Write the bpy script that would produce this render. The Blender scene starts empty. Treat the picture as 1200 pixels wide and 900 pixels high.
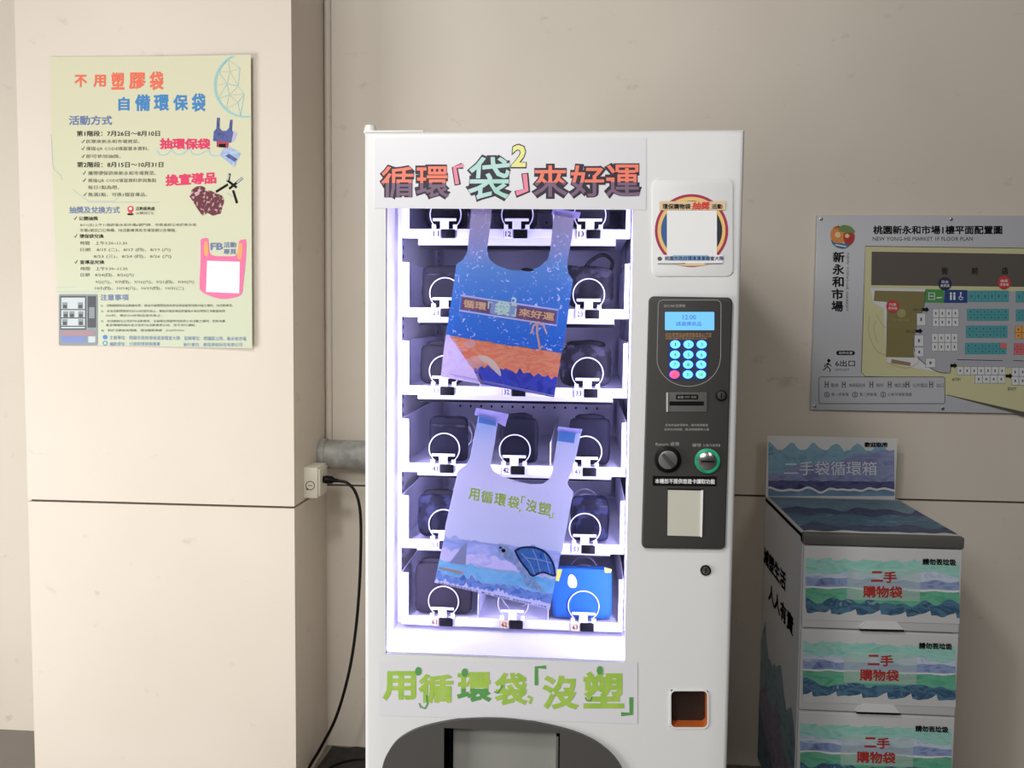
import bpy, bmesh, math, random
from mathutils import Vector, Matrix, noise
from mathutils.geometry import tessellate_polygon

C = bpy.context.scene.collection
scene = bpy.context.scene
random.seed(7)

# ------------------------------------------------------------------ camera
FPX = 1076.9
PITCH, YAW, ROLL = 0.0715, 0.0796, 0.0106
CAM = Vector((0.0, -1.86, 1.518))
_cy, _sy = math.cos(YAW), math.sin(YAW)
FWD = Vector((-_sy * math.cos(PITCH), _cy * math.cos(PITCH), -math.sin(PITCH)))
_r = Vector((_cy, _sy, 0)); _u = _r.cross(FWD)
RGT = math.cos(ROLL) * _r + math.sin(ROLL) * _u
UPV = -math.sin(ROLL) * _r + math.cos(ROLL) * _u
cam_d = bpy.data.cameras.new('camera')
cam_d.sensor_fit = 'HORIZONTAL'; cam_d.sensor_width = 36.0
cam_d.lens = 36.0 * FPX / 1200.0
cam_d.clip_start = 0.05
cam_o = bpy.data.objects.new('camera', cam_d); C.objects.link(cam_o)
M3 = Matrix((RGT, UPV, -FWD)).transposed()
cam_o.matrix_world = Matrix.Translation(CAM) @ M3.to_4x4()
scene.camera = cam_o

# ------------------------------------------------------------------ world, lights, exposure
scene.view_settings.view_transform = 'Standard'
scene.view_settings.look = 'None'
scene.view_settings.gamma = 1.0
scene.view_settings.exposure = 0.0
try: scene.view_settings.use_curve_mapping = False
except Exception: pass
world = bpy.data.worlds.new('world'); scene.world = world
world.use_nodes = True
bgn = world.node_tree.nodes['Background']
bgn.inputs['Color'].default_value = (1.0, 0.97, 0.94, 1)
bgn.inputs['Strength'].default_value = 0.07

def area(name, loc, target, sx, sy, power, col=(1, 1, 1)):
    d = bpy.data.lights.new(name, 'AREA'); d.shape = 'RECTANGLE'
    d.size = sx; d.size_y = sy; d.energy = power; d.color = col
    o = bpy.data.objects.new(name, d); C.objects.link(o)
    o.location = loc
    o.rotation_euler = (Vector(target) - Vector(loc)).to_track_quat('-Z', 'Y').to_euler()
    return o
# daylight through the wide market entrance behind the camera, to the left
area('entrance_daylight', (-1.5, -4.6, 3.3), (-0.3, 0.6, 0.7), 2.4, 0.9, 84, (1.0, 0.985, 0.96))
# side opening on the left, in front of the wall
area('side_daylight', (-2.75, -1.25, 0.9), (-0.7, 0.7, 0.9), 1.3, 1.6, 58, (1.0, 0.985, 0.955))
# ceiling lamp in front of the machine, to the left
area('ceiling_lamp', (-0.95, -2.0, 3.3), (-0.3, 0.8, 0.6), 0.22, 0.5, 28, (1.0, 0.98, 0.96))
# unseen fill lamp added on the right to brighten that side
area('hall_fill_light', (1.6, -3.4, 3.3), (0.6, 0.6, 1.0), 0.6, 1.4, 13, (1.0, 0.97, 0.94))

# ------------------------------------------------------------------ projection helpers (measured layout)
def ray(px, py):
    return (FWD + RGT * ((px - 600.0) / FPX) + UPV * ((450.0 - py) / FPX))
def at(px, py, Y):
    d = ray(px, py); t = (Y - CAM.y) / d.y
    return CAM + d * t
def atx(px, py, X):
    d = ray(px, py); t = (X - CAM.x) / d.x
    return CAM + d * t
def atz(px, py, Z):
    d = ray(px, py); t = (Z - CAM.z) / d.z
    return CAM + d * t
class Plane:
    def __init__(s, axis, val, conv=None, warp=None):
        s.axis, s.val, s.conv, s.warp = axis, val, conv, warp
    def __call__(s, x, y, w=0.0):
        if s.conv: x, y = s.conv(x, y)
        if s.axis == 'y':
            p = at(x, y, s.val); n = Vector((0, -1, 0))
        elif s.axis == 'x':
            p = atx(x, y, s.val); n = Vector((-1, 0, 0))
        else:
            p = atz(x, y, s.val); n = Vector((0, 0, 1))
        if s.warp: w = w + s.warp(p)
        return p + n * w
    def crop(s, bx, by, sc):
        return Plane(s.axis, s.val, lambda x, y: (bx + x / sc, by + y / sc), s.warp)

# ------------------------------------------------------------------ materials
def lin(c):
    o = []
    for v in c[:3]:
        v = v / 255.0
        o.append(v / 12.92 if v <= 0.04045 else ((v + 0.055) / 1.055) ** 2.4)
    return (o[0], o[1], o[2], 1.0)
_mats = {}
def new_mat(name):
    m = bpy.data.materials.new(name); m.use_nodes = True
    return m, m.node_tree, m.node_tree.nodes['Principled BSDF']
def add_bump(nt, b, scale, strength, dist=0.002, detail=4, coord='Object'):
    tc = nt.nodes.new('ShaderNodeTexCoord')
    n = nt.nodes.new('ShaderNodeTexNoise'); n.inputs['Scale'].default_value = scale; n.inputs['Detail'].default_value = detail
    nt.links.new(tc.outputs[coord], n.inputs['Vector'])
    bp = nt.nodes.new('ShaderNodeBump'); bp.inputs['Strength'].default_value = strength; bp.inputs['Distance'].default_value = dist
    nt.links.new(n.outputs['Fac'], bp.inputs['Height']); nt.links.new(bp.outputs['Normal'], b.inputs['Normal'])
def mat(name, col, rough=0.5, metal=0.0, col2=None, scale=8.0, bump=0, bscale=60, spec=0.5, emit=None, estr=0.0, alpha=1.0, lo=0.35, hi=0.65, trans=0.0):
    if name in _mats: return _mats[name]
    m, nt, b = new_mat(name)
    b.inputs['Base Color'].default_value = lin(col)
    b.inputs['Roughness'].default_value = rough
    b.inputs['Metallic'].default_value = metal
    b.inputs['Specular IOR Level'].default_value = spec
    b.inputs['Alpha'].default_value = alpha
    b.inputs['Transmission Weight'].default_value = trans
    if emit is not None:
        b.inputs['Emission Color'].default_value = lin(emit); b.inputs['Emission Strength'].default_value = estr
    if col2 is not None:
        tc = nt.nodes.new('ShaderNodeTexCoord')
        n = nt.nodes.new('ShaderNodeTexNoise'); n.inputs['Scale'].default_value = scale; n.inputs['Detail'].default_value = 5
        nt.links.new(tc.outputs['Object'], n.inputs['Vector'])
        r = nt.nodes.new('ShaderNodeValToRGB')
        r.color_ramp.elements[0].position = lo; r.color_ramp.elements[1].position = hi
        r.color_ramp.elements[0].color = lin(col); r.color_ramp.elements[1].color = lin(col2)
        nt.links.new(n.outputs['Fac'], r.inputs['Fac']); nt.links.new(r.outputs['Color'], b.inputs['Base Color'])
    if bump: add_bump(nt, b, bscale, bump)
    _mats[name] = m
    return m
def wcolor(name, cols, scale=14.0, stretch=(1, 1, 2.2), rough=0.55, alpha=1.0):
    """watercolour print: a few pigments mixed by stretched noise"""
    if name in _mats: return _mats[name]
    m, nt, b = new_mat(name)
    tc = nt.nodes.new('ShaderNodeTexCoord'); mp = nt.nodes.new('ShaderNodeMapping'); mp.inputs['Scale'].default_value = stretch
    nt.links.new(tc.outputs['Object'], mp.inputs['Vector'])
    n = nt.nodes.new('ShaderNodeTexNoise'); n.inputs['Scale'].default_value = scale; n.inputs['Detail'].default_value = 6
    n.inputs['Distortion'].default_value = 1.2
    nt.links.new(mp.outputs['Vector'], n.inputs['Vector'])
    r = nt.nodes.new('ShaderNodeValToRGB'); cr = r.color_ramp
    k = len(cols)
    for i, c in enumerate(cols):
        pos = 0.32 + 0.36 * i / (k - 1)
        e = cr.elements[i] if i < 2 else cr.elements.new(pos)
        e.position = pos; e.color = lin(c)
    nt.links.new(n.outputs['Fac'], r.inputs['Fac']); nt.links.new(r.outputs['Color'], b.inputs['Base Color'])
    b.inputs['Roughness'].default_value = rough; b.inputs['Alpha'].default_value = alpha
    _mats[name] = m
    return m
def zgrad(name, stops, rough=0.35, speck=None, axis='Z', bump=0.0, alpha=1.0, nscale=10, namp=0.02):
    """printed gradient along a local axis (metres from the object's origin)"""
    if name in _mats: return _mats[name]
    m, nt, b = new_mat(name)
    tc = nt.nodes.new('ShaderNodeTexCoord'); sp = nt.nodes.new('ShaderNodeSeparateXYZ')
    nt.links.new(tc.outputs['Object'], sp.inputs[0])
    n = nt.nodes.new('ShaderNodeTexNoise'); n.inputs['Scale'].default_value = nscale; n.inputs['Detail'].default_value = 4
    nt.links.new(tc.outputs['Object'], n.inputs['Vector'])
    ma = nt.nodes.new('ShaderNodeMath'); ma.operation = 'MULTIPLY_ADD'
    nt.links.new(n.outputs['Fac'], ma.inputs[0]); ma.inputs[1].default_value = namp; nt.links.new(sp.outputs[axis], ma.inputs[2])
    lo, hi = stops[0][0], stops[-1][0]
    mr = nt.nodes.new('ShaderNodeMapRange'); mr.inputs['From Min'].default_value = lo + namp / 2; mr.inputs['From Max'].default_value = hi + namp / 2
    nt.links.new(ma.outputs[0], mr.inputs['Value'])
    r = nt.nodes.new('ShaderNodeValToRGB'); cr = r.color_ramp
    for i, (z, c) in enumerate(stops):
        pos = (z - lo) / (hi - lo)
        e = cr.elements[i] if i < 2 else cr.elements.new(pos)
        e.position = pos; e.color = lin(c)
    nt.links.new(mr.outputs[0], r.inputs['Fac'])
    out = r.outputs['Color']
    if speck:
        v = nt.nodes.new('ShaderNodeTexNoise'); v.inputs['Scale'].default_value = speck[0]; v.inputs['Detail'].default_value = 3
        v.inputs['Distortion'].default_value = 1.5
        nt.links.new(tc.outputs['Object'], v.inputs['Vector'])
        r2 = nt.nodes.new('ShaderNodeValToRGB'); r2.color_ramp.elements[0].position = speck[1]; r2.color_ramp.elements[1].position = speck[1] + 0.05
        nt.links.new(v.outputs['Fac'], r2.inputs['Fac'])
        mx = nt.nodes.new('ShaderNodeMix'); mx.data_type = 'RGBA'
        nt.links.new(r2.outputs['Color'], mx.inputs[0]); nt.links.new(out, mx.inputs[6]); mx.inputs[7].default_value = lin(speck[2])
        out = mx.outputs[2]
    nt.links.new(out, b.inputs['Base Color'])
    b.inputs['Roughness'].default_value = rough; b.inputs['Alpha'].default_value = alpha
    if bump: add_bump(nt, b, 22, bump, 0.004)
    _mats[name] = m
    return m

def translucent(m, fac):
    """thin plastic film: part of the light passes through"""
    if m.get('film'): return m
    m['film'] = True
    nt = m.node_tree; b = nt.nodes['Principled BSDF']; out = [n for n in nt.nodes if n.type == 'OUTPUT_MATERIAL'][0]
    t = nt.nodes.new('ShaderNodeBsdfTranslucent'); mx = nt.nodes.new('ShaderNodeMixShader'); mx.inputs[0].default_value = fac
    if b.inputs['Base Color'].links: nt.links.new(b.inputs['Base Color'].links[0].from_socket, t.inputs['Color'])
    else: t.inputs['Color'].default_value = b.inputs['Base Color'].default_value
    nt.links.new(b.outputs[0], mx.inputs[1]); nt.links.new(t.outputs[0], mx.inputs[2]); nt.links.new(mx.outputs[0], out.inputs['Surface'])
    return m

def wall_mat(name, col, col2):
    m, nt, b = new_mat(name)
    tc = nt.nodes.new('ShaderNodeTexCoord')
    n = nt.nodes.new('ShaderNodeTexNoise'); n.inputs['Scale'].default_value = 1.6; n.inputs['Detail'].default_value = 8
    nt.links.new(tc.outputs['Object'], n.inputs['Vector'])
    r = nt.nodes.new('ShaderNodeValToRGB'); r.color_ramp.elements[0].position = .3; r.color_ramp.elements[1].position = .7
    r.color_ramp.elements[0].color = lin(col); r.color_ramp.elements[1].color = lin(col2)
    nt.links.new(n.outputs['Fac'], r.inputs['Fac'])
    # scattered scuff marks
    mp = nt.nodes.new('ShaderNodeMapping'); mp.inputs['Scale'].default_value = (1, 1, 1.7); mp.inputs['Rotation'].default_value = (0, .7, 0)
    nt.links.new(tc.outputs['Object'], mp.inputs['Vector'])
    n2 = nt.nodes.new('ShaderNodeTexNoise'); n2.inputs['Scale'].default_value = 9; n2.inputs['Detail'].default_value = 6; n2.inputs['Roughness'].default_value = .65
    nt.links.new(mp.outputs['Vector'], n2.inputs['Vector'])
    r2 = nt.nodes.new('ShaderNodeValToRGB'); r2.color_ramp.elements[0].position = .64; r2.color_ramp.elements[1].position = .78
    r2.color_ramp.elements[0].color = (0, 0, 0, 1); r2.color_ramp.elements[1].color = (.35, .35, .35, 1)
    nt.links.new(n2.outputs['Fac'], r2.inputs['Fac'])
    mx = nt.nodes.new('ShaderNodeMix'); mx.data_type = 'RGBA'
    nt.links.new(r2.outputs['Color'], mx.inputs[0]); nt.links.new(r.outputs['Color'], mx.inputs[6]); mx.inputs[7].default_value = lin((120, 116, 112))
    nt.links.new(mx.outputs[2], b.inputs['Base Color'])
    b.inputs['Roughness'].default_value = .62
    add_bump(nt, b, 35, .15, .0015)
    return m
def tile_mat(name):
    m, nt, b = new_mat(name)
    tc = nt.nodes.new('ShaderNodeTexCoord')
    br = nt.nodes.new('ShaderNodeTexBrick'); br.offset = 0.0
    br.inputs['Scale'].default_value = 1.0; br.inputs['Brick Width'].default_value = .45; br.inputs['Row Height'].default_value = .45
    br.inputs['Mortar Size'].default_value = .004
    br.inputs['Color1'].default_value = lin((132, 126, 120)); br.inputs['Color2'].default_value = lin((124, 119, 114)); br.inputs['Mortar'].default_value = lin((60, 58, 57))
    nt.links.new(tc.outputs['Object'], br.inputs['Vector']); nt.links.new(br.outputs['Color'], b.inputs['Base Color'])
    b.inputs['Roughness'].default_value = .5
    return m
def glass_mat():
    m = bpy.data.materials.new('clear_glass'); m.use_nodes = True; nt = m.node_tree; nt.nodes.clear()
    o = nt.nodes.new('ShaderNodeOutputMaterial'); mx = nt.nodes.new('ShaderNodeMixShader')
    t = nt.nodes.new('ShaderNodeBsdfTransparent'); g = nt.nodes.new('ShaderNodeBsdfGlossy'); g.inputs['Roughness'].default_value = .02
    t.inputs['Color'].default_value = (.96, .97, .98, 1)
    f = nt.nodes.new('ShaderNodeFresnel'); f.inputs['IOR'].default_value = 1.36
    nt.links.new(f.outputs[0], mx.inputs[0]); nt.links.new(t.outputs[0], mx.inputs[1]); nt.links.new(g.outputs[0], mx.inputs[2]); nt.links.new(mx.outputs[0], o.inputs[0])
    return m

# ------------------------------------------------------------------ mesh builder
class MB:
    def __init__(s): s.v = []; s.f = []; s.m = []; s.sm = []; s.mats = []
    def mi(s, m):
        if m not in s.mats: s.mats.append(m)
        return s.mats.index(m)
    def add(s, vs, fs, m, smooth=False):
        b = len(s.v); s.v += [Vector(p) for p in vs]; k = s.mi(m)
        for f in fs:
            s.f.append([i + b for i in f]); s.m.append(k); s.sm.append(smooth)
    def addbm(s, bm, m, smooth=False):
        bm.verts.index_update()
        s.add([v.co.copy() for v in bm.verts], [[v.index for v in f.verts] for f in bm.faces], m, smooth); bm.free()
    def box(s, x0, x1, y0, y1, z0, z1, m, bevel=0.0, seg=2):
        bm = bmesh.new()
        bmesh.ops.create_cube(bm, size=1)
        for v in bm.verts:
            v.co = Vector((x0 if v.co.x < 0 else x1, y0 if v.co.y < 0 else y1, z0 if v.co.z < 0 else z1))
        if bevel: bmesh.ops.bevel(bm, geom=list(bm.edges), offset=bevel, segments=seg, affect='EDGES', profile=.5)
        s.addbm(bm, m, bevel > 0)
    def tube(s, pts, r, m, seg=8, cap=True):
        pts = [Vector(p) for p in pts]; n = len(pts)
        rs = r if isinstance(r, (list, tuple)) else [r] * n
        vs = []; fs = []
        t0 = (pts[1] - pts[0]).normalized()
        a = t0.orthogonal().normalized()
        for i, p in enumerate(pts):
            t = (pts[min(i + 1, n - 1)] - pts[max(i - 1, 0)]).normalized()
            a = (a - t * a.dot(t)).normalized(); b = t.cross(a)
            for k in range(seg):
                an = 2 * math.pi * k / seg
                vs.append(p + (a * math.cos(an) + b * math.sin(an)) * rs[i])
        for i in range(n - 1):
            for k in range(seg):
                k2 = (k + 1) % seg
                fs.append([i * seg + k, i * seg + k2, (i + 1) * seg + k2, (i + 1) * seg + k])
        if cap:
            fs.append(list(range(seg))[::-1]); fs.append([(n - 1) * seg + k for k in range(seg)])
        s.add(vs, fs, m, True)
    def prism(s, pts, nrm, m, holes=None, bevel=0, smooth=False):
        """pts: base outline (3-D, planar); extruded by vector nrm"""
        pts = [Vector(p) for p in pts]; nrm = Vector(nrm); n = len(pts)
        ax = [0, 1, 2]; d = max(ax, key=lambda i: abs(nrm[i])); ax.remove(d)
        tri = tessellate_polygon([[Vector((p[ax[0]], p[ax[1]], 0)) for p in pts]])
        vs = pts + [p + nrm for p in pts]
        fs = [list(t) for t in tri] + [[i + n for i in t] for t in tri]
        for i in range(n):
            j = (i + 1) % n; fs.append([i, j, j + n, i + n])
        bm = bmesh.new(); bv = [bm.verts.new(v) for v in vs]
        for f in fs:
            try: bm.faces.new([bv[i] for i in f])
            except ValueError: pass
        bmesh.ops.recalc_face_normals(bm, faces=bm.faces)
        if bevel:
            bm.normal_update()
            ed = [e for e in bm.edges if len(e.link_faces) == 2 and e.calc_face_angle(0) > .9 and (e.verts[0].co - pts[0]).dot(nrm) > nrm.length_squared * .5 and (e.verts[1].co - pts[0]).dot(nrm) > nrm.length_squared * .5]
            bmesh.ops.bevel(bm, geom=ed, offset=bevel, segments=3, affect='EDGES', profile=.5)
        s.addbm(bm, m, smooth or bevel > 0)
    def flat(s, pl, pts, m, w=0.0003, th=0.0):
        """printed shape: outline in photo px on plane pl, lifted by w"""
        P = [pl(x, y, w) for x, y in pts]
        q = [Vector((x, y, 0)) for x, y in pts]
        tri = tessellate_polygon([q])
        s.add(P, [list(t) for t in tri], m)
    def rect(s, pl, x0, y0, x1, y1, m, w=0.0003):
        s.flat(pl, [(x0, y0), (x1, y0), (x1, y1), (x0, y1)], m, w)
    def ell(s, pl, cx, cy, rx, ry, m, w=0.0003, n=28, a0=0, a1=360):
        full = abs(a1 - a0) >= 360
        k = n if full else n + 1
        s.flat(pl, [(cx + rx * math.cos(math.radians(a0 + (a1 - a0) * i / n)), cy + ry * math.sin(math.radians(a0 + (a1 - a0) * i / n))) for i in range(k)], m, w)
    def line(s, pl, pts, wid, m, w=0.0003, closed=False):
        """printed stroke of width wid px"""
        n = len(pts); L = []; R = []
        for i in range(n):
            if closed: a, b = pts[i - 1], pts[(i + 1) % n]
            else: a, b = pts[max(i - 1, 0)], pts[min(i + 1, n - 1)]
            dx, dy = b[0] - a[0], b[1] - a[1]; l = math.hypot(dx, dy) or 1
            ox, oy = -dy / l * wid / 2, dx / l * wid / 2
            L.append(pl(pts[i][0] + ox, pts[i][1] + oy, w)); R.append(pl(pts[i][0] - ox, pts[i][1] - oy, w))
        fs = [[i, i + 1, n + i + 1, n + i] for i in range(n - 1)]
        if closed: fs.append([n - 1, 0, n, 2 * n - 1])
        s.add(L + R, fs, m)
    def band(s, pl, x0, x1, top, bot, m, w=0.0003, n=40):
        vs = []; fs = []
        for i in range(n + 1):
            x = x0 + (x1 - x0) * i / n
            vs += [pl(x, top(x), w), pl(x, bot(x), w)]
        for i in range(n): fs.append([2 * i, 2 * i + 1, 2 * i + 3, 2 * i + 2])
        s.add(vs, fs, m)
    def sband(s, pl, L, Rr, top, bot, m, w=0.0003, n=60):
        """printed band that keeps to the slanted side edges L(y), Rr(y)"""
        vs = []; fs = []
        for i in range(n + 1):
            u = i / n
            for fn in (top, bot):
                x = L(650) + (Rr(650) - L(650)) * u
                for _ in range(3): y = fn(x); x = L(y) + (Rr(y) - L(y)) * u
                vs.append(pl(x, fn(x), w))
        for i in range(n): fs.append([2 * i, 2 * i + 1, 2 * i + 3, 2 * i + 2])
        s.add(vs, fs, m)
    def text(s, pl, body, x0, y0, x1, y1, m, w=0.0006, r=0.0, slope=0.0, m2=None, split=.5, res=2, shear=0.0, quad=None, space=1.0):
        """lettering whose inked box fills the px rectangle on plane pl"""
        vs, fs = glyphs(body, r, res, space)
        if not vs: return
        xa = min(v[0] for v in vs); xb = max(v[0] for v in vs); ya = min(v[1] for v in vs); yb = max(v[1] for v in vs)
        out = []
        for v in vs:
            u = (v[0] - xa) / (xb - xa or 1); t = (v[1] - ya) / (yb - ya or 1)
            if quad:
                (ax, ay), (bx, by), (cx, cy) = quad     # lower-left, lower-right, upper-left
                X = ax + (bx - ax) * u + (cx - ax) * t; Y = ay + (by - ay) * u + (cy - ay) * t
            else:
                X = x0 + (x1 - x0) * u + shear * (t - .5); Y = y1 + (y0 - y1) * t + slope * (u - .5)
            out.append((X, Y, t, v[2]))
        if m2 is None:
            s.add([pl(X, Y, w + z * .00005) for X, Y, t, z in out], fs, m)
        else:
            def clip(poly, sgn):
                res_ = []
                for i in range(len(poly)):
                    p, q = poly[i], poly[(i + 1) % len(poly)]
                    dp, dq = (p[2] - split) * sgn, (q[2] - split) * sgn
                    if dp >= 0: res_.append(p)
                    if (dp > 0 > dq) or (dp < 0 < dq):
                        k = dp / (dp - dq); res_.append(tuple(p[j] + (q[j] - p[j]) * k for j in range(4)))
                return res_
            for sgn, mm in ((1, m), (-1, m2)):
                V = []; F = []
                for f in fs:
                    pg = clip([out[i] for i in f], sgn)
                    if len(pg) >= 3: F.append(list(range(len(V), len(V) + len(pg)))); V += pg
                s.add([pl(X, Y, w + z * .00005) for X, Y, t, z in V], F, mm)
    def soft(s, x0, x1, y0, y1, z0, z1, m, n=10, k=3.5, nz=.004, seed=0, taper=0.0):
        """soft bag: a cushion between the bounds, wrinkled"""
        bm = bmesh.new(); bmesh.ops.create_cube(bm, size=2)
        bmesh.ops.subdivide_edges(bm, edges=list(bm.edges), cuts=n, use_grid_fill=True)
        c = Vector(((x0 + x1) / 2, (y0 + y1) / 2, (z0 + z1) / 2)); h = Vector(((x1 - x0) / 2, (y1 - y0) / 2, (z1 - z0) / 2))
        for v in bm.verts:
            p = v.co.copy()
            l = (abs(p.x) ** k + abs(p.y) ** k + abs(p.z) ** k) ** (1 / k)
            p /= l
            tp = 1 - taper * (p.z + 1) / 2
            q = Vector((p.x * h.x * tp, p.y * h.y, p.z * h.z))
            d = noise.noise(Vector((p.x * 1.8 + seed * 7.3, p.y * 1.8, p.z * 1.8 + seed))) * nz + noise.noise(Vector((p.x * 5 + seed, p.y * 3, p.z * 5))) * nz * .4
            q += p.normalized() * d
            q.z = max(q.z, -h.z)
            v.co = c + q
        s.addbm(bm, m, True)
    def build(s, name, parent=None, origin=None, sharp=35):
        o0 = Vector(origin) if origin is not None else (Vector(parent['_o']) if parent is not None and '_o' in parent else Vector((0, 0, 0)))
        me = bpy.data.meshes.new(name)
        me.from_pydata([v - o0 for v in s.v], [], s.f)
        for m in s.mats: me.materials.append(m)
        me.polygons.foreach_set('material_index', s.m)
        me.polygons.foreach_set('use_smooth', s.sm)
        me.update()
        if any(s.sm):
            try: me.set_sharp_from_angle(angle=math.radians(sharp))
            except Exception: pass
        o = bpy.data.objects.new(name, me); C.objects.link(o)
        if parent is not None:
            o.parent = parent
            po = Vector(parent['_o'])
            o.location = o0 - po
        else:
            o.location = o0
        o['_o'] = list(o0)
        return o

_gcache = {}
_tc = bpy.data.curves.new('glyphs', 'FONT'); _to = bpy.data.objects.new('glyphs', _tc); C.objects.link(_to)
def glyphs(body, r=0.0, res=2, space=1.0):
    key = (body, r, res, space)
    if key in _gcache: return _gcache[key]
    _tc.body = body; _tc.size = 1.0; _tc.resolution_u = res; _tc.bevel_depth = r; _tc.bevel_resolution = 0; _tc.space_character = space
    _tc.fill_mode = 'BOTH' if r else 'FRONT'
    dg = bpy.context.evaluated_depsgraph_get(); dg.update()
    me = bpy.data.meshes.new_from_object(_to.evaluated_get(dg))
    out = ([tuple(v.co) for v in me.vertices], [list(p.vertices) for p in me.polygons])
    bpy.data.meshes.remove(me)
    _gcache[key] = out
    return out

def thing(name, label, cat, loc, group=None):
    o = bpy.data.objects.new(name, None); C.objects.link(o)
    o.location = loc; o['label'] = label; o['category'] = cat; o['_o'] = list(loc)
    o.empty_display_size = .05
    if group: o['group'] = group
    return o
def tag(o, label, cat, group=None):
    o['label'] = label; o['category'] = cat
    if group: o['group'] = group
    return o
def struct(o): o['kind'] = 'structure'; return o
def note(o, label): o['label'] = label; return o
def rrect(x0, y0, x1, y1, r, n=6):
    out = []
    for cx, cy, a in ((x1 - r, y0 + r, -90), (x1 - r, y1 - r, 0), (x0 + r, y1 - r, 90), (x0 + r, y0 + r, 180)):
        for i in range(n + 1):
            t = math.radians(a + 90 * i / n); out.append((cx + r * math.cos(t), cy + r * math.sin(t)))
    return out
def curve_pts(pts, n=8):
    """Catmull-Rom through the points"""
    P = [Vector(p) for p in pts]; P = [P[0] * 2 - P[1]] + P + [P[-1] * 2 - P[-2]]
    out = []
    for i in range(1, len(P) - 2):
        a, b, c, d = P[i - 1:i + 3]
        for k in range(n):
            t = k / n
            out.append(.5 * ((2 * b) + (c - a) * t + (2 * a - 5 * b + 4 * c - d) * t * t + (3 * b - a - 3 * c + d) * t ** 3))
    out.append(P[-2]); return out

# ------------------------------------------------------------------ common materials
BLACK = mat('black_plastic', (22, 21, 22), .45)
INK = mat('black_ink', (30, 28, 30), .6)
GREYINK = mat('grey_ink', (88, 88, 86), .6)
WHITE = mat('white_print', (240, 240, 240), .55)
CREAM_WALL = wall_mat('cream_wall_paint', (214, 204, 190), (221, 212, 199))
COL_WALL = wall_mat('cream_column_paint', (221, 209, 196), (227, 216, 204))
TILE = tile_mat('grey_floor_tile')
GAP = mat('dark_joint', (84, 76, 66), .9)

# ================================================================== SETTING
YW = 1.24          # back wall
YC = 0.89          # column face
def zj(px, py, Y): return at(px, py, Y).z
CX0 = (at(18, 0, YC).x + at(40, 900, YC).x) / 2
CX1 = (at(341, 0, YC).x + at(347, 900, YC).x) / 2
ZJ_C = (zj(28, 586, YC) + zj(343, 595, YC)) / 2
ZJ_W = (zj(880, 580, YW) + zj(1200, 590, YW)) / 2
ZTOP = 3.4
g = .0035
b = MB(); b.box(CX1, 3.2, YW, YW + .12, ZJ_W + g, ZTOP, CREAM_WALL); b.box(CX1, 3.2, YW, YW + .12, 0, ZJ_W - g, CREAM_WALL)
b.box(CX1, 3.2, YW + .008, YW + .118, ZJ_W - g, ZJ_W + g, GAP)
struct(b.build('wall_back'))
b = MB(); b.box(-3.2, CX1, YW, YW + .12, 0, ZTOP, CREAM_WALL)
struct(b.build('wall_left'))
b = MB(); b.box(CX0, CX1, YC, YW, ZJ_C + g, ZTOP, COL_WALL); b.box(CX0, CX1, YC, YW, 0, ZJ_C - g, COL_WALL)
b.box(CX0 + .008, CX1 - .008, YC + .008, YW, ZJ_C - g, ZJ_C + g, GAP)
struct(b.build('column'))
b = MB(); b.box(-3.2, 3.2, -4.5, YW + .12, -.1, 0, TILE)
struct(b.build('floor'))
# dark ragged-edged strip of floor behind the machine
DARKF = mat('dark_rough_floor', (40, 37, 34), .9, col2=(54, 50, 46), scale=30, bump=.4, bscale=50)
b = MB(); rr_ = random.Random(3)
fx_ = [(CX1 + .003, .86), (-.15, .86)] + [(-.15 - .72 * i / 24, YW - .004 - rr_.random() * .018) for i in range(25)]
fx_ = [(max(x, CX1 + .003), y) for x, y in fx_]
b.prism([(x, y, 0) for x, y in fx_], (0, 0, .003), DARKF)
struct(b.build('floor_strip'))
# painted cover strip in the corner beside the column
zb = at(387, 516, YW).z
b = MB(); xs = at(381, 250, YW).x
b.tube([(xs + .012, YW - .004, zb), (xs + .012, YW - .004, ZTOP)], .012, CREAM_WALL, 12)
struct(b.build('trim_1'))

# ================================================================== VENDING MACHINE
MXL = (at(427, 155, 0).x + at(427, 880, 0).x) / 2
MXR = (at(873, 155, 0).x + at(853, 880, 0).x) / 2
MZT = (at(430, 152, 0).z + at(873, 153, 0).z) / 2
WXL = (at(452, 250, 0).x + at(452, 760, 0).x) / 2
WXR = (at(742, 250, 0).x + at(733, 765, 0).x) / 2
WZB = (at(455, 771, 0).z + at(733, 773, 0).z) / 2
WZT = at(600, 236, 0).z
MD = .86
PAINT = mat('white_powder_coat', (227, 227, 227), .38, bump=.03, bscale=300)
BODYP = mat('white_body_paint', (238, 237, 232), .45)
PANEL = mat('charcoal_panel', (57, 55, 53), .5, bump=.05, bscale=400)
LAV = mat('white_interior_enamel', (226, 226, 236), .4)
GALV = mat('tray_enamel', (226, 226, 238), .4)
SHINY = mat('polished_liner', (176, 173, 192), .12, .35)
GLASS = glass_mat()
CHROME = mat('chrome', (190, 190, 190), .22, 1.0)
CLEARW = mat('white_sticker_film', (226, 225, 230), .3)
fp = Plane('y', 0.0)
vm = thing('vending_machine', 'white vending machine with lit glass front and charcoal coin panel', 'vending machine', ((MXL + MXR) / 2, MD / 2, 0))

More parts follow.
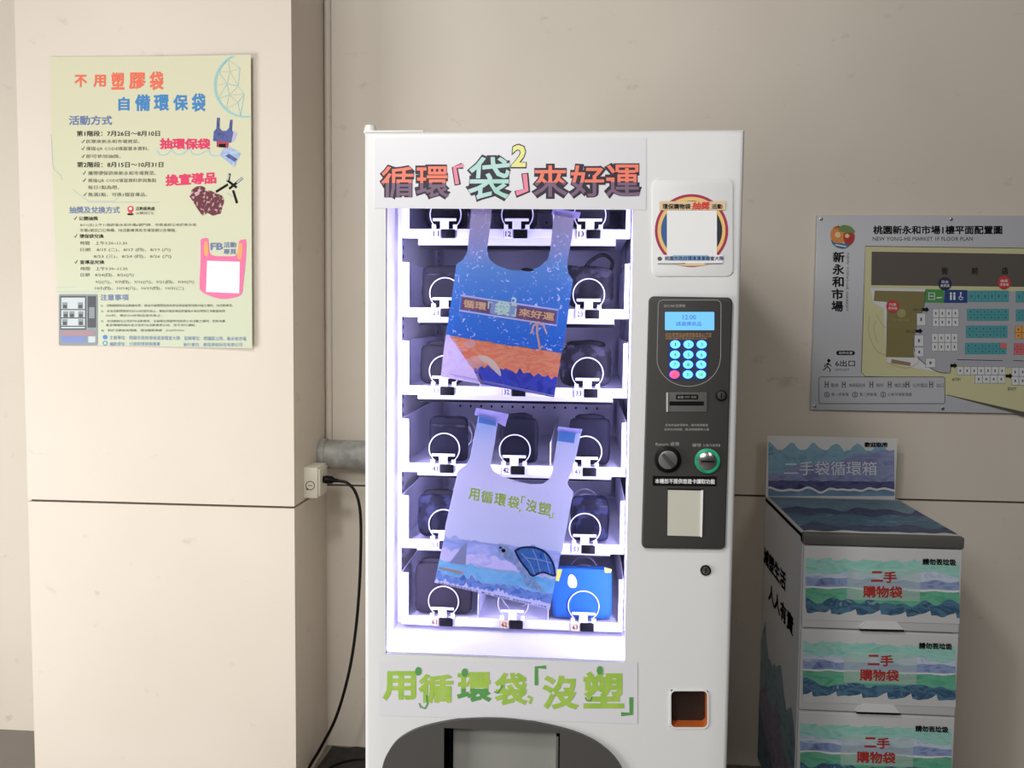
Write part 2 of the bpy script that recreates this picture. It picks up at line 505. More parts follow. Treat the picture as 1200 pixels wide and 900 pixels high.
def plate(x0, x1, z0, z1, holes, y0, y1, m, bevel=.01):
    xs = sorted({x0, x1, *[h[0] for h in holes], *[h[1] for h in holes]}); zs = sorted({z0, z1, *[h[2] for h in holes], *[h[3] for h in holes]})
    solid = {}
    for i in range(len(xs) - 1):
        for j in range(len(zs) - 1):
            cx, cz = (xs[i] + xs[i + 1]) / 2, (zs[j] + zs[j + 1]) / 2
            solid[i, j] = not any(h[0] < cx < h[1] and h[2] < cz < h[3] for h in holes)
    bm = bmesh.new(); V = {}
    def gv(i, j, k):
        if (i, j, k) not in V: V[i, j, k] = bm.verts.new((xs[i], y0 if k == 0 else y1, zs[j]))
        return V[i, j, k]
    for (i, j), ok in solid.items():
        if not ok: continue
        bm.faces.new([gv(i, j, 0), gv(i + 1, j, 0), gv(i + 1, j + 1, 0), gv(i, j + 1, 0)])
        bm.faces.new([gv(i, j, 1), gv(i, j + 1, 1), gv(i + 1, j + 1, 1), gv(i + 1, j, 1)])
        for di, dj, a, c in ((-1, 0, (i, j), (i, j + 1)), (1, 0, (i + 1, j), (i + 1, j + 1)), (0, -1, (i, j), (i + 1, j)), (0, 1, (i, j + 1), (i + 1, j + 1))):
            if not solid.get((i + di, j + dj), False):
                bm.faces.new([gv(*a, 0), gv(*c, 0), gv(*c, 1), gv(*a, 1)])
    bmesh.ops.recalc_face_normals(bm, faces=bm.faces)
    if bevel:
        def outer(v): return abs(v.co.y - y0) < 1e-6 and (abs(v.co.x - x0) < 1e-6 or abs(v.co.x - x1) < 1e-6 or abs(v.co.z - z1) < 1e-6)
        ed = [e for e in bm.edges if outer(e.verts[0]) and outer(e.verts[1]) and len(e.link_faces) == 2 and e.calc_face_angle(0) > 1]
        bmesh.ops.bevel(bm, geom=ed, offset=bevel, segments=4, affect='EDGES', profile=.5)
    return bm
HX0, HX1 = at(521, 880, 0).x, at(656, 880, 0).x
HZ1 = at(590, 854, 0).z; HZ0 = HZ1 - .26
CUX0, CUX1 = at(785.5, 830, 0).x, at(829.5, 830, 0).x
CUZ1, CUZ0 = at(806, 809, 0).z, at(806, 853, 0).z
bm = plate(MXL, MXR, .09, MZT, [(WXL, WXR, WZB, WZT), (HX0, HX1, HZ0, HZ1), (CUX0, CUX1, CUZ0, CUZ1)], 0, .012, PAINT, .009)
b = MB(); b.addbm(bm, PAINT, True)
b.box(MXL + .002, MXL + .014, .012, .05, .09, MZT - .002, PAINT); b.box(MXR - .014, MXR - .002, .012, .05, .09, MZT - .002, PAINT); b.box(MXL + .014, MXR - .014, .012, .05, MZT - .014, MZT - .002, PAINT)
door = b.build('door', vm)
# body shell: sides, top, back, base
b = MB(); t = .025
x0, x1 = MXL + .004, MXR - .004; zt = MZT - .006
b.box(x0, x0 + t, .056, MD, .07, zt, BODYP, .004); b.box(x1 - t, x1, .056, MD, .07, zt, BODYP, .004)
b.box(x0 + t, x1 - t, .056, MD, zt - t, zt, BODYP); b.box(x0 + t, x1 - t, MD - t, MD, .07, zt - t, BODYP); b.box(x0 + t, x1 - t, .056, MD - t, .07, .12, BODYP)
b.build('body', vm)
b = MB()
for fx in (x0 + .06, x1 - .06):
    for fy in (.12, MD - .08):
        bb = MB(); bb.tube([(fx, fy, 0), (fx, fy, .012), (fx, fy, .013), (fx, fy, .075)], [.03, .03, .012, .012], BLACK, 16); bb.build('foot', vm)
# inner liner: left, right, top, floor ledge, back
LX0, LX1 = WXL - .018, WXR + .016
b = MB()
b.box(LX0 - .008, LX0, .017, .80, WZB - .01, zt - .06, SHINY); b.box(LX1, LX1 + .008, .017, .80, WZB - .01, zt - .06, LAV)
b.box(LX0, LX1, .80, .808, WZB - .01, zt - .06, LAV); b.box(LX0, LX1, .017, .80, zt - .066, zt - .06, LAV)
b.box(LX0, LX1, .017, .80, WZB - .012, WZB - .001, LAV)
b.build('interior_liner', vm)
b = MB(); b.box(WXL - .006, WXR + .006, .0125, .0155, WZB - .004, WZT + .004, GLASS)
# slim black gasket corners of the pane
b.build('glass_pane', vm)
# LED strips behind the door frame
LED = mat('led_emitter', (255, 255, 255), .5, emit=(214, 206, 255), estr=6.0)
for sx, xa in ((1, LX0 + .001), (-1, LX1 - .013)):
    b = MB(); b.box(xa, xa + .010, .0175, .0235, WZB + .03, WZT - .01, LED); b.build('led_strip', vm)
    d = bpy.data.lights.new('led_light', 'AREA'); d.shape = 'RECTANGLE'; d.size = .012; d.size_y = .92; d.energy = 4.3; d.color = (.57, .515, 1.0)
    lo = bpy.data.objects.new('led_light', d); C.objects.link(lo); lo.parent = vm
    pos = Vector((xa + .006, .0265, (WZB + WZT) / 2)); lo.location = pos - Vector(vm['_o'])
    dr = Vector((sx * .9, 1.0, 0)).normalized()
    lo.rotation_euler = dr.to_track_quat('-Z', 'Z').to_euler()
    # keep the long side of the light vertical
    zc = -dr; yc = Vector((0, 0, 1)); xc = yc.cross(zc)
    lo.rotation_euler = Matrix((xc, yc, zc)).transposed().to_euler()
# hinge cap and hinge plate on top left
b = MB(); p = at(430, 152, .0)
b.tube([(p.x, .03, MZT - .002), (p.x, .03, MZT + .012), (p.x, .03, MZT + .017), (p.x, .03, MZT + .018)], [.012, .012, .010, .004], BODYP, 20)
b.build('hinge_cap', vm)
b = MB(); b.box(p.x - .01, at(495, 152, 0).x, .012, .06, MZT - .001, MZT + .004, BODYP, .001); b.build('hinge_plate', vm)
# raised seams of the door
# ---- header sign
b = MB(); b.flat(fp, [(439, 162), (757, 162), (757, 246), (439, 244)], CLEARW, .0012)
b.add([fp(439, 162, 0), fp(757, 162, 0), fp(757, 246, 0), fp(439, 244, 0)] + [fp(439, 162, .0012), fp(757, 162, .0012), fp(757, 246, .0012), fp(439, 244, .0012)], [[0, 1, 5, 4], [1, 2, 6, 5], [2, 3, 7, 6], [3, 0, 4, 7]], CLEARW)
hs = b.build('header_sign', vm)
CORAL = mat('coral_ink', (244, 128, 104), .5); PLUM = mat('plum_ink', (124, 96, 122), .5); OUTL = mat('dark_plum_outline', (38, 25, 48), .5)
PINK = mat('pink_ink', (240, 140, 165), .5); MINT = mat('mint_ink', (160, 218, 196), .5, col2=(196, 226, 226), scale=20); LEMON = mat('lemon_ink', (236, 236, 150), .5); LILAC = mat('lilac_ink', (160, 70, 150), .5)
b = MB()
def logo(b, pl, ch, x0, y0, x1, y1, c1, c2=None, slope=0, shear=0, ro=.105, ri=.014, o=OUTL, split=.5, w=.0016):
    mx, my = (x1 - x0) * .058, (y1 - y0) * .058
    b.text(pl, ch, x0 - mx, y0 - my, x1 + mx, y1 + my, o, w, r=ro, slope=slope, shear=shear)
    b.text(pl, ch, x0, y0, x1, y1, c1, w + .0009, r=ri, slope=slope, shear=shear, m2=c2, split=split)
logo(b, fp, '循', 447, 195, 485, 232, CORAL, PLUM, split=.47)
logo(b, fp, '環', 488, 195, 526, 232, CORAL, PLUM, split=.47)
logo(b, fp, '袋', 549, 184, 598, 234, MINT, shear=4, ro=.10)
logo(b, fp, '2', 600, 170, 617, 196, LEMON, shear=2, ro=.06, ri=.03)
logo(b, fp, '來', 625, 194, 665, 231, CORAL, PLUM, split=.46)
logo(b, fp, '好', 668, 194, 708, 231, CORAL, PLUM, split=.46)
logo(b, fp, '運', 710, 193, 750, 231, CORAL, PLUM, split=.46)
for pts in ([(530, 194), (543, 191), (544, 196), (536, 198), (539, 216), (534, 217)],):
    cx = sum(p[0] for p in pts) / 6; cy = sum(p[1] for p in pts) / 6
    b.line(fp, [(542, 194.5), (533, 197), (536.5, 217)], 7.5, OUTL, .0016); b.line(fp, [(543, 194), (533, 196.5), (536, 216)], 4.6, PINK, .0024)
b.line(fp, [(615, 203), (617.5, 223.5), (604, 228)], 8.5, OUTL, .0016); b.line(fp, [(615, 204), (617, 223), (605, 227)], 5.4, PINK, .0024)
b.build('lettering', hs)
# ---- lower sign
b = MB(); b.flat(fp, [(444, 775), (747, 776), (747, 848), (444, 838)], CLEARW, .0012)
ls = b.build('lower_sign', vm)
GRN = mat('leaf_green_ink', (152, 196, 72), .5, col2=(176, 206, 92), scale=30); GRN2 = mat('mid_green_ink', (92, 160, 84), .5)
b = MB(); c5 = fp.crop(420, 760, 3.529)
for ch, x0, y0, x1, y1, gm, g2 in (('用', 100, 92, 238, 214, GRN, None), ('循', 248, 104, 392, 226, GRN, None), ('環', 408, 96, 552, 220, GRN, GRN2), ('袋', 562, 98, 700, 234, GRN, None), ('沒', 760, 110, 912, 250, GRN, None), ('塑', 930, 94, 1098, 246, GRN, None)):
    b.text(c5, ch, x0, y0, x1, y1, gm, .002, r=.032, m2=g2, split=.45)
b.line(c5, [(700, 196), (716, 204), (708, 226)], 12, GRN, .002)
b.line(c5, [(776, 76), (736, 76), (736, 150)], 15, GRN2, .002); b.line(c5, [(1128, 200), (1128, 268), (1086, 270)], 17, GRN2, .002)
for cx, cy in ((248, 92), (440, 98), (998, 88)):
    b.ell(c5, cx, cy, 13, 18, GRN2, .0026, 14)
for pts in ([(282, 190), (286, 226), (276, 246), (258, 240), (252, 224)], [(598, 150), (576, 182), (562, 176)], [(966, 196), (960, 214), (944, 212), (938, 200)]):
    b.line(c5, pts, 6, GRN2, .0026)
b.build('lettering', ls)
# ---- round campaign card (code left blank)
b = MB(); b.prism([fp(x, y, 0) for x, y in rrect(764, 210, 859, 324, 8)], (0, -.003, 0), PAINT, bevel=.0015)
card = b.build('campaign_card', vm)
q = fp.crop(740, 200, 7.5)
CRIM = mat('crimson_ink', (168, 38, 80), .5); GOLD = mat('gold_ink', (238, 196, 118), .5); BLUE = mat('campaign_blue_ink', (52, 92, 150), .5); NAVY = mat('navy_ink', (30, 36, 52), .5)
TAN = mat('tan_ink', (226, 198, 158), .5); REDI = mat('red_ink', (214, 56, 48), .5); SKY = mat('sky_ink', (150, 190, 222), .5)
b = MB()
b.ell(q, 526, 528, 322, 320, CRIM, .0034, 56); b.ell(q, 526, 528, 298, 296, GOLD, .0038, 56)
b.ell(q, 526, 528, 268, 262, BLUE, .0042, 40, 90, 270); b.ell(q, 526, 528, 268, 262, NAVY, .0042, 40, -90, 90)
b.rect(q, 310, 352, 748, 742, WHITE, .0046); b.rect(q, 243, 272, 825, 350, TAN, .0050); b.rect(q, 230, 742, 800, 815, WHITE, .0048); b.rect(q, 362, 744, 670, 792, SKY, .0052)
b.ell(q, 526, 800, 180, 40, TAN, .0047, 30)
b.text(q, '環保購物袋', 270, 294, 516, 342, INK, .0056, r=.02); b.text(q, '抽獎', 530, 276, 688, 346, REDI, .0056, r=.035, shear=14); b.text(q, '活動', 700, 296, 795, 340, INK, .0056, r=.02)
b.text(q, '桃園市政府環境清潔稽查大隊', 290, 752, 806, 792, mat('deep_blue_ink', (44, 62, 110), .5), .0058, r=.015)
b.ell(q, 246, 775, 20, 18, GREYINK, .0056, 14)
b.line(q, [(226, 818), (350, 820), (470, 816)], 5, GREYINK, .0056); b.line(q, [(640, 818), (800, 816)], 5, GREYINK, .0056)
b.build('round_emblem', card)
# ---- control panel
pts = rrect(756, 348, 853.5, 642, 6)
def skew(x, y):   # follows the panel's own upright edges
    k = (y - 348) / 294.0
    return (x + 4.2 - 8.8 * k, y + (x - 805) / 100 * 1.6)
b = MB(); b.prism([fp(*skew(x, y), 0) for x, y in pts], (0, -.010, 0), PANEL, bevel=.003)
cp = b.build('control_panel', vm)
PW = .0103
k3 = fp.crop(740, 330, 5.625); k4 = fp.crop(740, 480, 4.5)
LINEG = mat('pale_grey_line', (150, 148, 146), .5); SMALL = mat('pale_small_print', (170, 168, 164), .5)
b = MB()
ol = [(585, 150), (583, 500)] + [(372 + 208 * math.cos(math.radians(a)), 500 + 188 * math.sin(math.radians(a))) for a in range(10, 171, 8)] + [(166, 500), (174, 150)] + [(180, 132), (200, 122), (560, 122), (578, 132)]
b.line(k3, ol, 4.5, LINEG, PW + .0002, closed=True)
b.text(k3, 'SECURE 販賣機', 210, 150, 350, 170, SMALL, PW + .0002); 
OR = mat('amber_small_print', (190, 140, 96), .6)
b.build('panel_outline', cp); b = MB(); b.text(k3, '請先選擇商品號碼後再投入代幣', 222, 338, 522, 352, OR, PW + .0002); b.text(k3, '如有任何問題請洽現場服務人員', 222, 353, 522, 366, OR, PW + .0002); b.text(k3, '按取消鍵可退出所投入之代幣', 222, 368, 494, 381, OR, PW + .0002)
b.build('panel_lettering', cp); b = MB(); b.text(k4, '若有商品掉落異常，請勿搖晃機身', 176, 72, 400, 85, SMALL, PW + .0002); b.text(k4, '若有任何問題，請洽現場服務人員', 170, 95, 405, 108, SMALL, PW + .0002)
b.build('panel_lettering', cp); b = MB(); b.text(k4, 'Return 退幣', 126, 168, 250, 188, SMALL, PW + .0002); b.build('panel_lettering', cp); b = MB(); b.text(k4, '硬幣 1/5/10/50', 318, 175, 464, 193, SMALL, PW + .0002)
b.build('panel_lettering', cp)
LCD = mat('lcd_backlight', (90, 160, 220), .3, emit=(118, 190, 244), estr=.72)
b = MB(); b.prism([k3(x, y, PW - .001) for x, y in rrect(218, 200, 541, 320, 6, 3)], (0, -.002, 0), LCD); scr = b.build('screen', cp)
LCDT = mat('lcd_segments', (70, 124, 184), .5)
b = MB(); b.text(k3, '12:00', 334, 220, 420, 250, LCDT, PW + .0016); b.text(k3, '請選擇商品', 290, 264, 455, 292, LCDT, PW + .0016); b.build('screen_text', scr)
KC = mat('keypad_cyan', (90, 190, 210), .4, emit=(120, 226, 240), estr=.95); KR = mat('keypad_red', (220, 80, 120), .4, emit=(245, 92, 140), estr=.8); KG = mat('keypad_green', (110, 220, 190), .4, emit=(132, 240, 206), estr=.85)
KB = mat('keypad_blue_glow', (20, 40, 190), .4, emit=(30, 60, 220), estr=.35)
b = MB(); b.prism([k3(x, y, PW - .001) for x, y in rrect(236, 384, 500, 648, 30)], (0, -.0016, 0), mat('keypad_mat', (44, 52, 88), .5)); kp = b.build('keypad', cp)
for j, y in enumerate((413, 480, 545, 610)):
    for i, x in enumerate((285, 372, 458)):
        x = x - j * 1.6
        ch = [['1', '2', '3'], ['4', '5', '6'], ['7', '8', '9'], ['C', '0', 'OK']][j][i]
        km = KR if ch == 'C' else KG if ch == 'OK' else KC
        b = MB()
        b.prism([k3(x + 38 * math.cos(a / 12 * math.pi), y + 31 * math.sin(a / 12 * math.pi), PW) for a in range(24)], (0, -.0012, 0), KB)
        b.prism([k3(x + 33 * math.cos(a / 12 * math.pi), y + 27 * math.sin(a / 12 * math.pi), PW) for a in range(24)], (0, -.004, 0), km, bevel=.001)
        hw = 14 if len(ch) > 1 else 3 if ch == '1' else 7; b.text(k3, ch, x - hw, y - 12, x + hw, y + 12, mat('key_ink', (40, 60, 90), .5), PW + .0042)
        b.build('key', kp)
# card reader
b = MB(); b.prism([k3(x, y, PW - .002) for x, y in rrect(226, 726, 494, 856, 8, 3)], (0, -.004, 0), mat('reader_grey', (92, 90, 88), .45), bevel=.001)
b.prism([k3(x, y, PW + .001) for x, y in ((226, 728), (236, 728), (236, 854), (226, 854))], (0, -.003, 0), mat('reader_edge', (200, 200, 198), .3))
b.rect(k3, 247, 786, 471, 813, BLACK, PW + .0027); b.rect(k3, 290, 742, 434, 773, BLACK, PW + .0027)
b.text(k3, '自動 777 卡片', 302, 750, 424, 766, SMALL, PW + .003)
b.build('card_reader', cp)
def lock(name, pl, cx, cy, r, parent, w, mb_ring, mb_in):
    c = pl(cx, cy, w); e = pl(cx + r, cy, w); rr = (e - c).length
    b = MB(); N = Vector((0, -1, 0))
    b.tube([c - N * .002, c + N * .004, c + N * .0045], [rr, rr, rr * .93], mb_ring, 24)
    b.tube([c + N * .003, c + N * .006, c + N * .0062], [rr * .72, rr * .72, rr * .66], mb_in, 24)
    b.box(c.x - rr * .1, c.x + rr * .1, c.y - .0068, c.y - .006, c.z - rr * .5, c.z + rr * .5, BLACK)
    return b.build(name, parent)
lock('panel_lock', k3, 585, 747, 36, cp, PW, BLACK, PANEL)
lock('door_lock', fp, 826.7, 668, 6.2, vm, 0, BLACK, CHROME)
# return knob
c = k4(188, 258, PW); R1 = (k4(258, 258, PW) - c).length; N = Vector((0, -1, 0))
b = MB(); b.tube([c - N * .002, c + N * .004, c + N * .006], [R1, R1, R1 * .86], BLACK, 36); b.tube([c, c + N * .010, c + N * .011], [R1 * .72, R1 * .70, R1 * .62], mat('knob_grey', (120, 118, 116), .35, .3), 32)
d = Vector((math.cos(math.radians(-48)), 0, math.sin(math.radians(-48)))); s_ = Vector((-d.z, 0, d.x))
P = [c + N * .010 + d * R1 * .62 * a + s_ * R1 * .13 * e for a, e in ((-1, -1), (1, -1), (1, 1), (-1, 1))]
b.prism(P, N * .008, mat('knob_bar', (70, 69, 68), .35), bevel=.001)
b.build('return_knob', cp)
c = k4(395, 265, PW); R1 = (k4(461, 265, PW) - c).length
GLINTS = mat('green_ring_glints', (30, 150, 110), .4, emit=(40, 200, 140), estr=.22, col2=(20, 70, 56), scale=60)  # green glints of the dark metal ring put into colour and faint emission
b = MB(); b.tube([c - N * .002, c + N * .005, c + N * .006], [R1, R1, R1 * .9], GLINTS, 36); b.tube([c, c + N * .007, c + N * .010], [R1 * .74, R1 * .74, R1 * .5], CHROME, 32)
b.box(c.x - R1 * .52, c.x + R1 * .52, c.y - .0112, c.y - .0095, c.z - R1 * .06, c.z + R1 * .06, BLACK)
b.build('coin_slot', cp)
b = MB(); b.flat(k4, [(110, 345), (445, 348), (444, 399), (110, 396)], BLACK, PW + .0006); b.text(k4, '本機恕不提供悠遊卡讀取功能', 122, 360, 436, 386, WHITE, PW + .0012, r=.02, slope=3)
b.build('notice_strip', cp)
b = MB(); b.prism([k4(x, y, PW - .001) for x, y in ((190, 415), (374, 419), (368, 662), (187, 657))], (0, -.002, 0), mat('milky_window', (206, 204, 190), .3))
b.prism([k4(x, y, PW + .0008) for x, y in ((364, 419), (374, 419), (368, 664), (359, 664))], (0, -.002, 0), WHITE)
b.prism([k4(x, y, PW) for x, y in ((186, 411), (374, 415), (374, 421), (186, 417))], (0, -.002, 0), BLACK)
b.build('display_window', cp)
# ---- coin cup
ORNG = mat('orange_plastic', (206, 108, 44), .35)
b = MB()
outer = [fp(x, y, 0) for x, y in rrect(784.5, 808, 830.5, 854, 7)]; inner = [fp(x, y, 0) for x, y in rrect(786.5, 809.5, 828.5, 851.5, 5)]
n = len(outer); N = Vector((0, -1, 0))
vs = [p for p in outer] + [p + N * .0025 for p in outer] + [p + N * .0025 for p in inner] + [p - N * .03 for p in inner]
fs = []
for i in range(n):
    j = (i + 1) % n
    for k in range(2): fs.append([k * n + i, k * n + j, (k + 1) * n + j, (k + 1) * n + i])
b.add(vs[:3 * n], fs, PAINT); b.add(vs[2 * n:], [[i, (i + 1) % n, n + (i + 1) % n, n + i] for i in range(n)], ORNG); b.add([p - N * .03 for p in inner], [list(range(n))], mat('cup_back', (44, 32, 25), .5))
b.build('change_cup', vm)
# ---- delivery hatch
HT = mat('hatch_charcoal', (82, 80, 78), .42, .1)
arch = [(448, 905), (450, 893), (455, 881), (467, 865), (490, 852), (522, 844), (552, 840.5), (590, 840.5), (627, 845), (665, 853.5), (692, 864), (710, 876), (722, 888), (729, 900), (733, 915)]
low = [(735, 940), (733, 990), (720, 1003), (460, 1003), (447, 990), (446, 940)]
ap = [tuple(v[:2]) for v in curve_pts([(x, y, 0) for x, y in arch], 4)] + low
OP = [fp(x, y, 0) for x, y in ap]
HP = [Vector((HX0, 0, HZ0)), Vector((HX0, 0, HZ1)), Vector((HX1, 0, HZ1)), Vector((HX1, 0, HZ0))]
# surround = arch outline minus rectangular opening, joined through a slit at the bottom edge
zl = min(p.z for p in OP)
HZ0b = zl + .012
b = MB()
# outline order: along the arch from the lower left clockwise
th = .009
def surround(front):
    return [p + Vector((0, front, 0)) for p in OP]
bm = bmesh.new()
ov = [bm.verts.new(p + Vector((0, -th, 0))) for p in OP]
iv = [bm.verts.new((x, -th, z)) for x, z in ((HX0, HZ0b), (HX0, HZ1), (HX1, HZ1), (HX1, HZ0b))]
eds = [bm.edges.new((ov[i], ov[(i + 1) % len(ov)])) for i in range(len(ov))] + [bm.edges.new((iv[i], iv[(i + 1) % 4])) for i in range(4)]
bmesh.ops.triangle_fill(bm, use_beauty=True, use_dissolve=False, edges=eds)
bm.verts.index_update()
b.add([v.co.copy() for v in bm.verts], [[v.index for v in f.verts] for f in bm.faces], HT); bm.free()
n = len(OP); b.add(OP + [p + Vector((0, -th, 0)) for p in OP], [[i, (i + 1) % n, n + (i + 1) % n, n + i] for i in range(n)], HT)
q4 = [Vector((x, 0, z)) for x, z in ((HX0, HZ0b), (HX0, HZ1), (HX1, HZ1), (HX1, HZ0b))]
b.add([p + Vector((0, -th, 0)) for p in q4] + [p + Vector((0, .06, 0)) for p in q4], [[i, (i + 1) % 4, 4 + (i + 1) % 4, 4 + i] for i in range(4)], BLACK)
hatch = b.build('delivery_hatch', vm)
b = MB(); FL = mat('flap_smoked_grey', (150, 150, 144), .25, .1)
fx0 = HX0 + .014; b.box(fx0, HX1 - .006, .03, .036, HZ0b, HZ1 - .006, FL, .001)
b.box(HX1 - .008, HX1 - .003, -.006, .03, HZ0b, HZ1 - .008, CHROME)
b.build('flap', hatch)
b = MB(); b.box(MXL + .02, MXR - .02, .03, .06, .02, .085, HT, .003); b.build('kick_plate', vm)

# ---- trays with coils, clips and price tags
YT = .160
TX0, TX1 = at(471, 460, YT).x, at(735, 460, YT).x
COLX = [at(521, 460, .172).x, at(604, 460, .172).x, at(688, 460, .172).x]
LIPY = [274, 367, 459, 550.5, 640.5, 731]
LIPZ = [at(600, y, YT).z for y in LIPY]
LH = .0105
WHITEM = mat('white_clip_plastic', (240, 240, 240), .4)
WIRE = mat('white_coated_wire', (232, 232, 238), .35)
TAGN = mat('tag_ink', (90, 84, 100), .6)
TAGB = mat('amber_tag', (226, 196, 150), .5)
RC = .0345; PIT = .075
def helix(cx, cz, y0, turns, per=36):
    pts = []
    for i in range(turns * per + 1):
        t = i / per; k = math.floor(t); f = t - k
        an = math.radians(234) - 2 * math.pi * f      # starts low left, runs over the top and back under
        # the wire moves back mostly while it passes underneath
        adv = k + (0 if f < .80 else (f - .80) / .20)
        pts.append((cx + RC * math.cos(an), y0 + PIT * adv, cz + RC * math.sin(an)))
    return pts
trays = []
for r in range(6):
    zc = LIPZ[r]; zl, zh = zc - LH, zc + LH; zf = zh - .004
    b = MB()
    b.box(TX0, TX1, YT, YT + .004, zl, zh, GALV, .0012)
    b.box(TX0, TX1, YT + .004, .74, zf - .0025, zf, GALV)
    for xa in (TX0, TX1 - .0015): b.box(xa, xa + .0015, YT + .004, .74, zf, zf + .105, GALV)
    for xa, xb in ((TX0, TX0 + .016), (TX1 - .010, TX1)): b.box(xa, xb, YT, YT + .002, zh - .002, zf + .103, GALV)
    for i in range(2):
        xd = (COLX[i] + COLX[i + 1]) / 2
        b.box(xd - .001, xd + .001, YT + .01, .74, zf, zf + .055, GALV)
    b.box(TX0 + .02, TX1 - .012, .74, .743, zf, zf + .09, GALV)
    for k in range(14):
        xh = TX0 + .05 + k * .03; b.box(xh, xh + .005, .7385, .74, zf + .075, zf + .081, BLACK)
    b.box(TX0 + .03, TX1 - .03, YT + .03, YT + .045, zl - .012, zf - .0025, GALV)
    b.box(TX0 + .03, TX1 - .03, YT + .052, YT + .056, zl - .02, zf - .0025, BLACK)  # black rail, added partly for the shade under the tray
    tr = b.build('product_tray', vm); trays.append(tr)
    for c in range(3):
        cx = COLX[c]; cz = zf + .0015 + RC
        b = MB(); b.tube(helix(cx, cz, YT + .012, 5), .0013, WIRE, 6); b.build('coil', tr)
        b = MB()
        b.box(cx - .026, cx + .026, YT - .004, YT - .001, zh + .0165, zh + .0225, WHITEM, .0008)
        b.box(cx - .0095, cx + .0095, YT - .004, YT - .001, zh - .001, zh + .0165, WHITEM)
        for sx in (-1, 1): b.box(cx + sx * .0235 - .0045, cx + sx * .0235 + .0045, YT - .004, YT - .001, zh - .003, zh + .009, WHITEM)
        b.build('stop_clip', tr)
        b = MB()
        tm = TAGB if r == 5 else WHITEM
        b.box(cx - .0285, cx - .0075, YT - .0045, YT - .0005, zl + .0005, zh - .0015, tm, .0008)
        for ex in (cx - .0285, cx - .0085): b.box(ex, ex + .0008, YT - .0047, YT - .0045, zl + .001, zh - .004, TAGN)
        b.box(cx - .0065, cx + .0235, YT - .005, YT - .0005, zl + .0005, zh - .0015, BLACK, .0008)
        tp = Plane('y', YT - .0045)
        vs, fs = glyphs('%d%d' % (r + 1, c + 1), .02, 1)
        xa = min(v[0] for v in vs); xb = max(v[0] for v in vs); ya = min(v[1] for v in vs); yb = max(v[1] for v in vs)
        b.add([(cx - .0245 + .013 * (v[0] - xa) / (xb - xa), YT - .0048, zl + .004 + .012 * (v[1] - ya) / (yb - ya)) for v in vs], fs, TAGN)
        b.build('price_tag', tr)
# slotted uprights carrying the trays
for xa in (LX0 + .001, LX1 - .011):
    for ya in (.20, .70):
        b = MB(); b.box(xa, xa + .010, ya, ya + .03, WZB, zt - .07, GALV)
        sx = xa + .010 if xa < -.1 else xa - .0004
        for k in range(44):
            zz = WZB + .02 + k * .02
            b.box(sx, sx + .0004, ya + .010, ya + .018, zz, zz + .009, BLACK)
        b.build('slotted_upright', vm)

# ================================================================== PACKETS IN THE MACHINE
CHAR = mat('charcoal_nylon', (36, 35, 38), .6, col2=(44, 43, 47), scale=14, bump=.3, bscale=40, spec=.12)
NAVYC = mat('navy_camouflage_nylon', (20, 21, 32), .5, col2=(44, 48, 70), scale=32, lo=.48, hi=.56, bump=.2, bscale=40, spec=.12)
GCAMO = mat('grey_camouflage_nylon', (28, 27, 31), .5, col2=(56, 55, 62), scale=30, lo=.50, hi=.57, bump=.2, bscale=40, spec=.12)
NAVB = mat('navy_folded_fabric', (24, 24, 34), .55, bump=.3, bscale=40, spec=.12)
TAUPE = mat('taupe_fabric', (50, 46, 51), .6, bump=.3, bscale=40, spec=.12)
BLK = mat('black_nylon', (14, 14, 16), .5, bump=.3, bscale=40, spec=.12)
BLUEP = mat('bright_blue_fabric', (44, 104, 168), .45, bump=.25, bscale=25, spec=.12)
YEL = mat('yellow_webbing', (206, 200, 70), .5)
GRP = 'folded bags in the coils'
def packet(r, c, px0, px1, ptop, m, label, cat='folded bag', yd=.034, k=5.0, nz=.003, seed=1, extra=None, dz=0.0, taper=0.0):
    y0 = YT + .0155; y1 = y0 + yd
    zf = LIPZ[r] + LH - .004; z0 = zf + .0058
    xa = at(px0, LIPY[r] - 30, y0).x; xb = at(px1, LIPY[r] - 30, y0).x; z1 = at((px0 + px1) / 2, ptop, y0).z
    loc = ((xa + xb) / 2, (y0 + y1) / 2, z0)
    t = thing('folded_bag', label, cat, loc, GRP)
    b = MB(); b.soft(xa, xb, y0, y1, z0, z1, m, k=k, nz=nz, seed=seed, taper=taper); b.build('pouch', t)
    if extra: extra(t, xa, xb, y0, y1, z0, z1)
    return t
def cuff(m):
    def f(t, xa, xb, y0, y1, z0, z1):
        b = MB(); b.soft(xa + .012, xb - .012, y0 + .006, y1 - .004, z1 - .010, z1 + .010, m, n=5, k=2.6, nz=.002, seed=4); b.build('rolled_top', t)
    return f
def strap(t, xa, xb, y0, y1, z0, z1):
    w = xb - xa; ym = (y0 + y1) / 2
    pts = curve_pts([(xa + w * .35, ym, z1 - .006), (xa + w * .55, ym, z1 + .016), (xa + w * .78, ym, z1 + .026), (xa + w * .97, ym, z1 + .012), (xa + w * .93, ym, z1 - .012)], 6)
    b = MB(); b.tube(pts, .004, BLK, 8); b.build('strap', t)
    b = MB(); b.soft(xa - .004, xa + w * .3, y0 + .004, y1 - .004, z1 - .022, z1 + .003, GCAMO, n=5, k=2.4, nz=.003, seed=9); b.build('corner_flap', t)
def band_(t, xa, xb, y0, y1, z0, z1):
    b = MB(); b.box(xa + .004, xb - .004, y0 + .0005 - .002, y0 + .003, z1 - .022, z1 - .017, GCAMO, .0008); b.build('seam', t)
packet(0, 0, 498, 546, 226, BLK, 'black bag behind the left coil of the top shelf', seed=2, extra=band_)
packet(0, 1, 583, 629, 226, BLK, 'black bag behind the middle coil of the top shelf', seed=3, extra=band_)
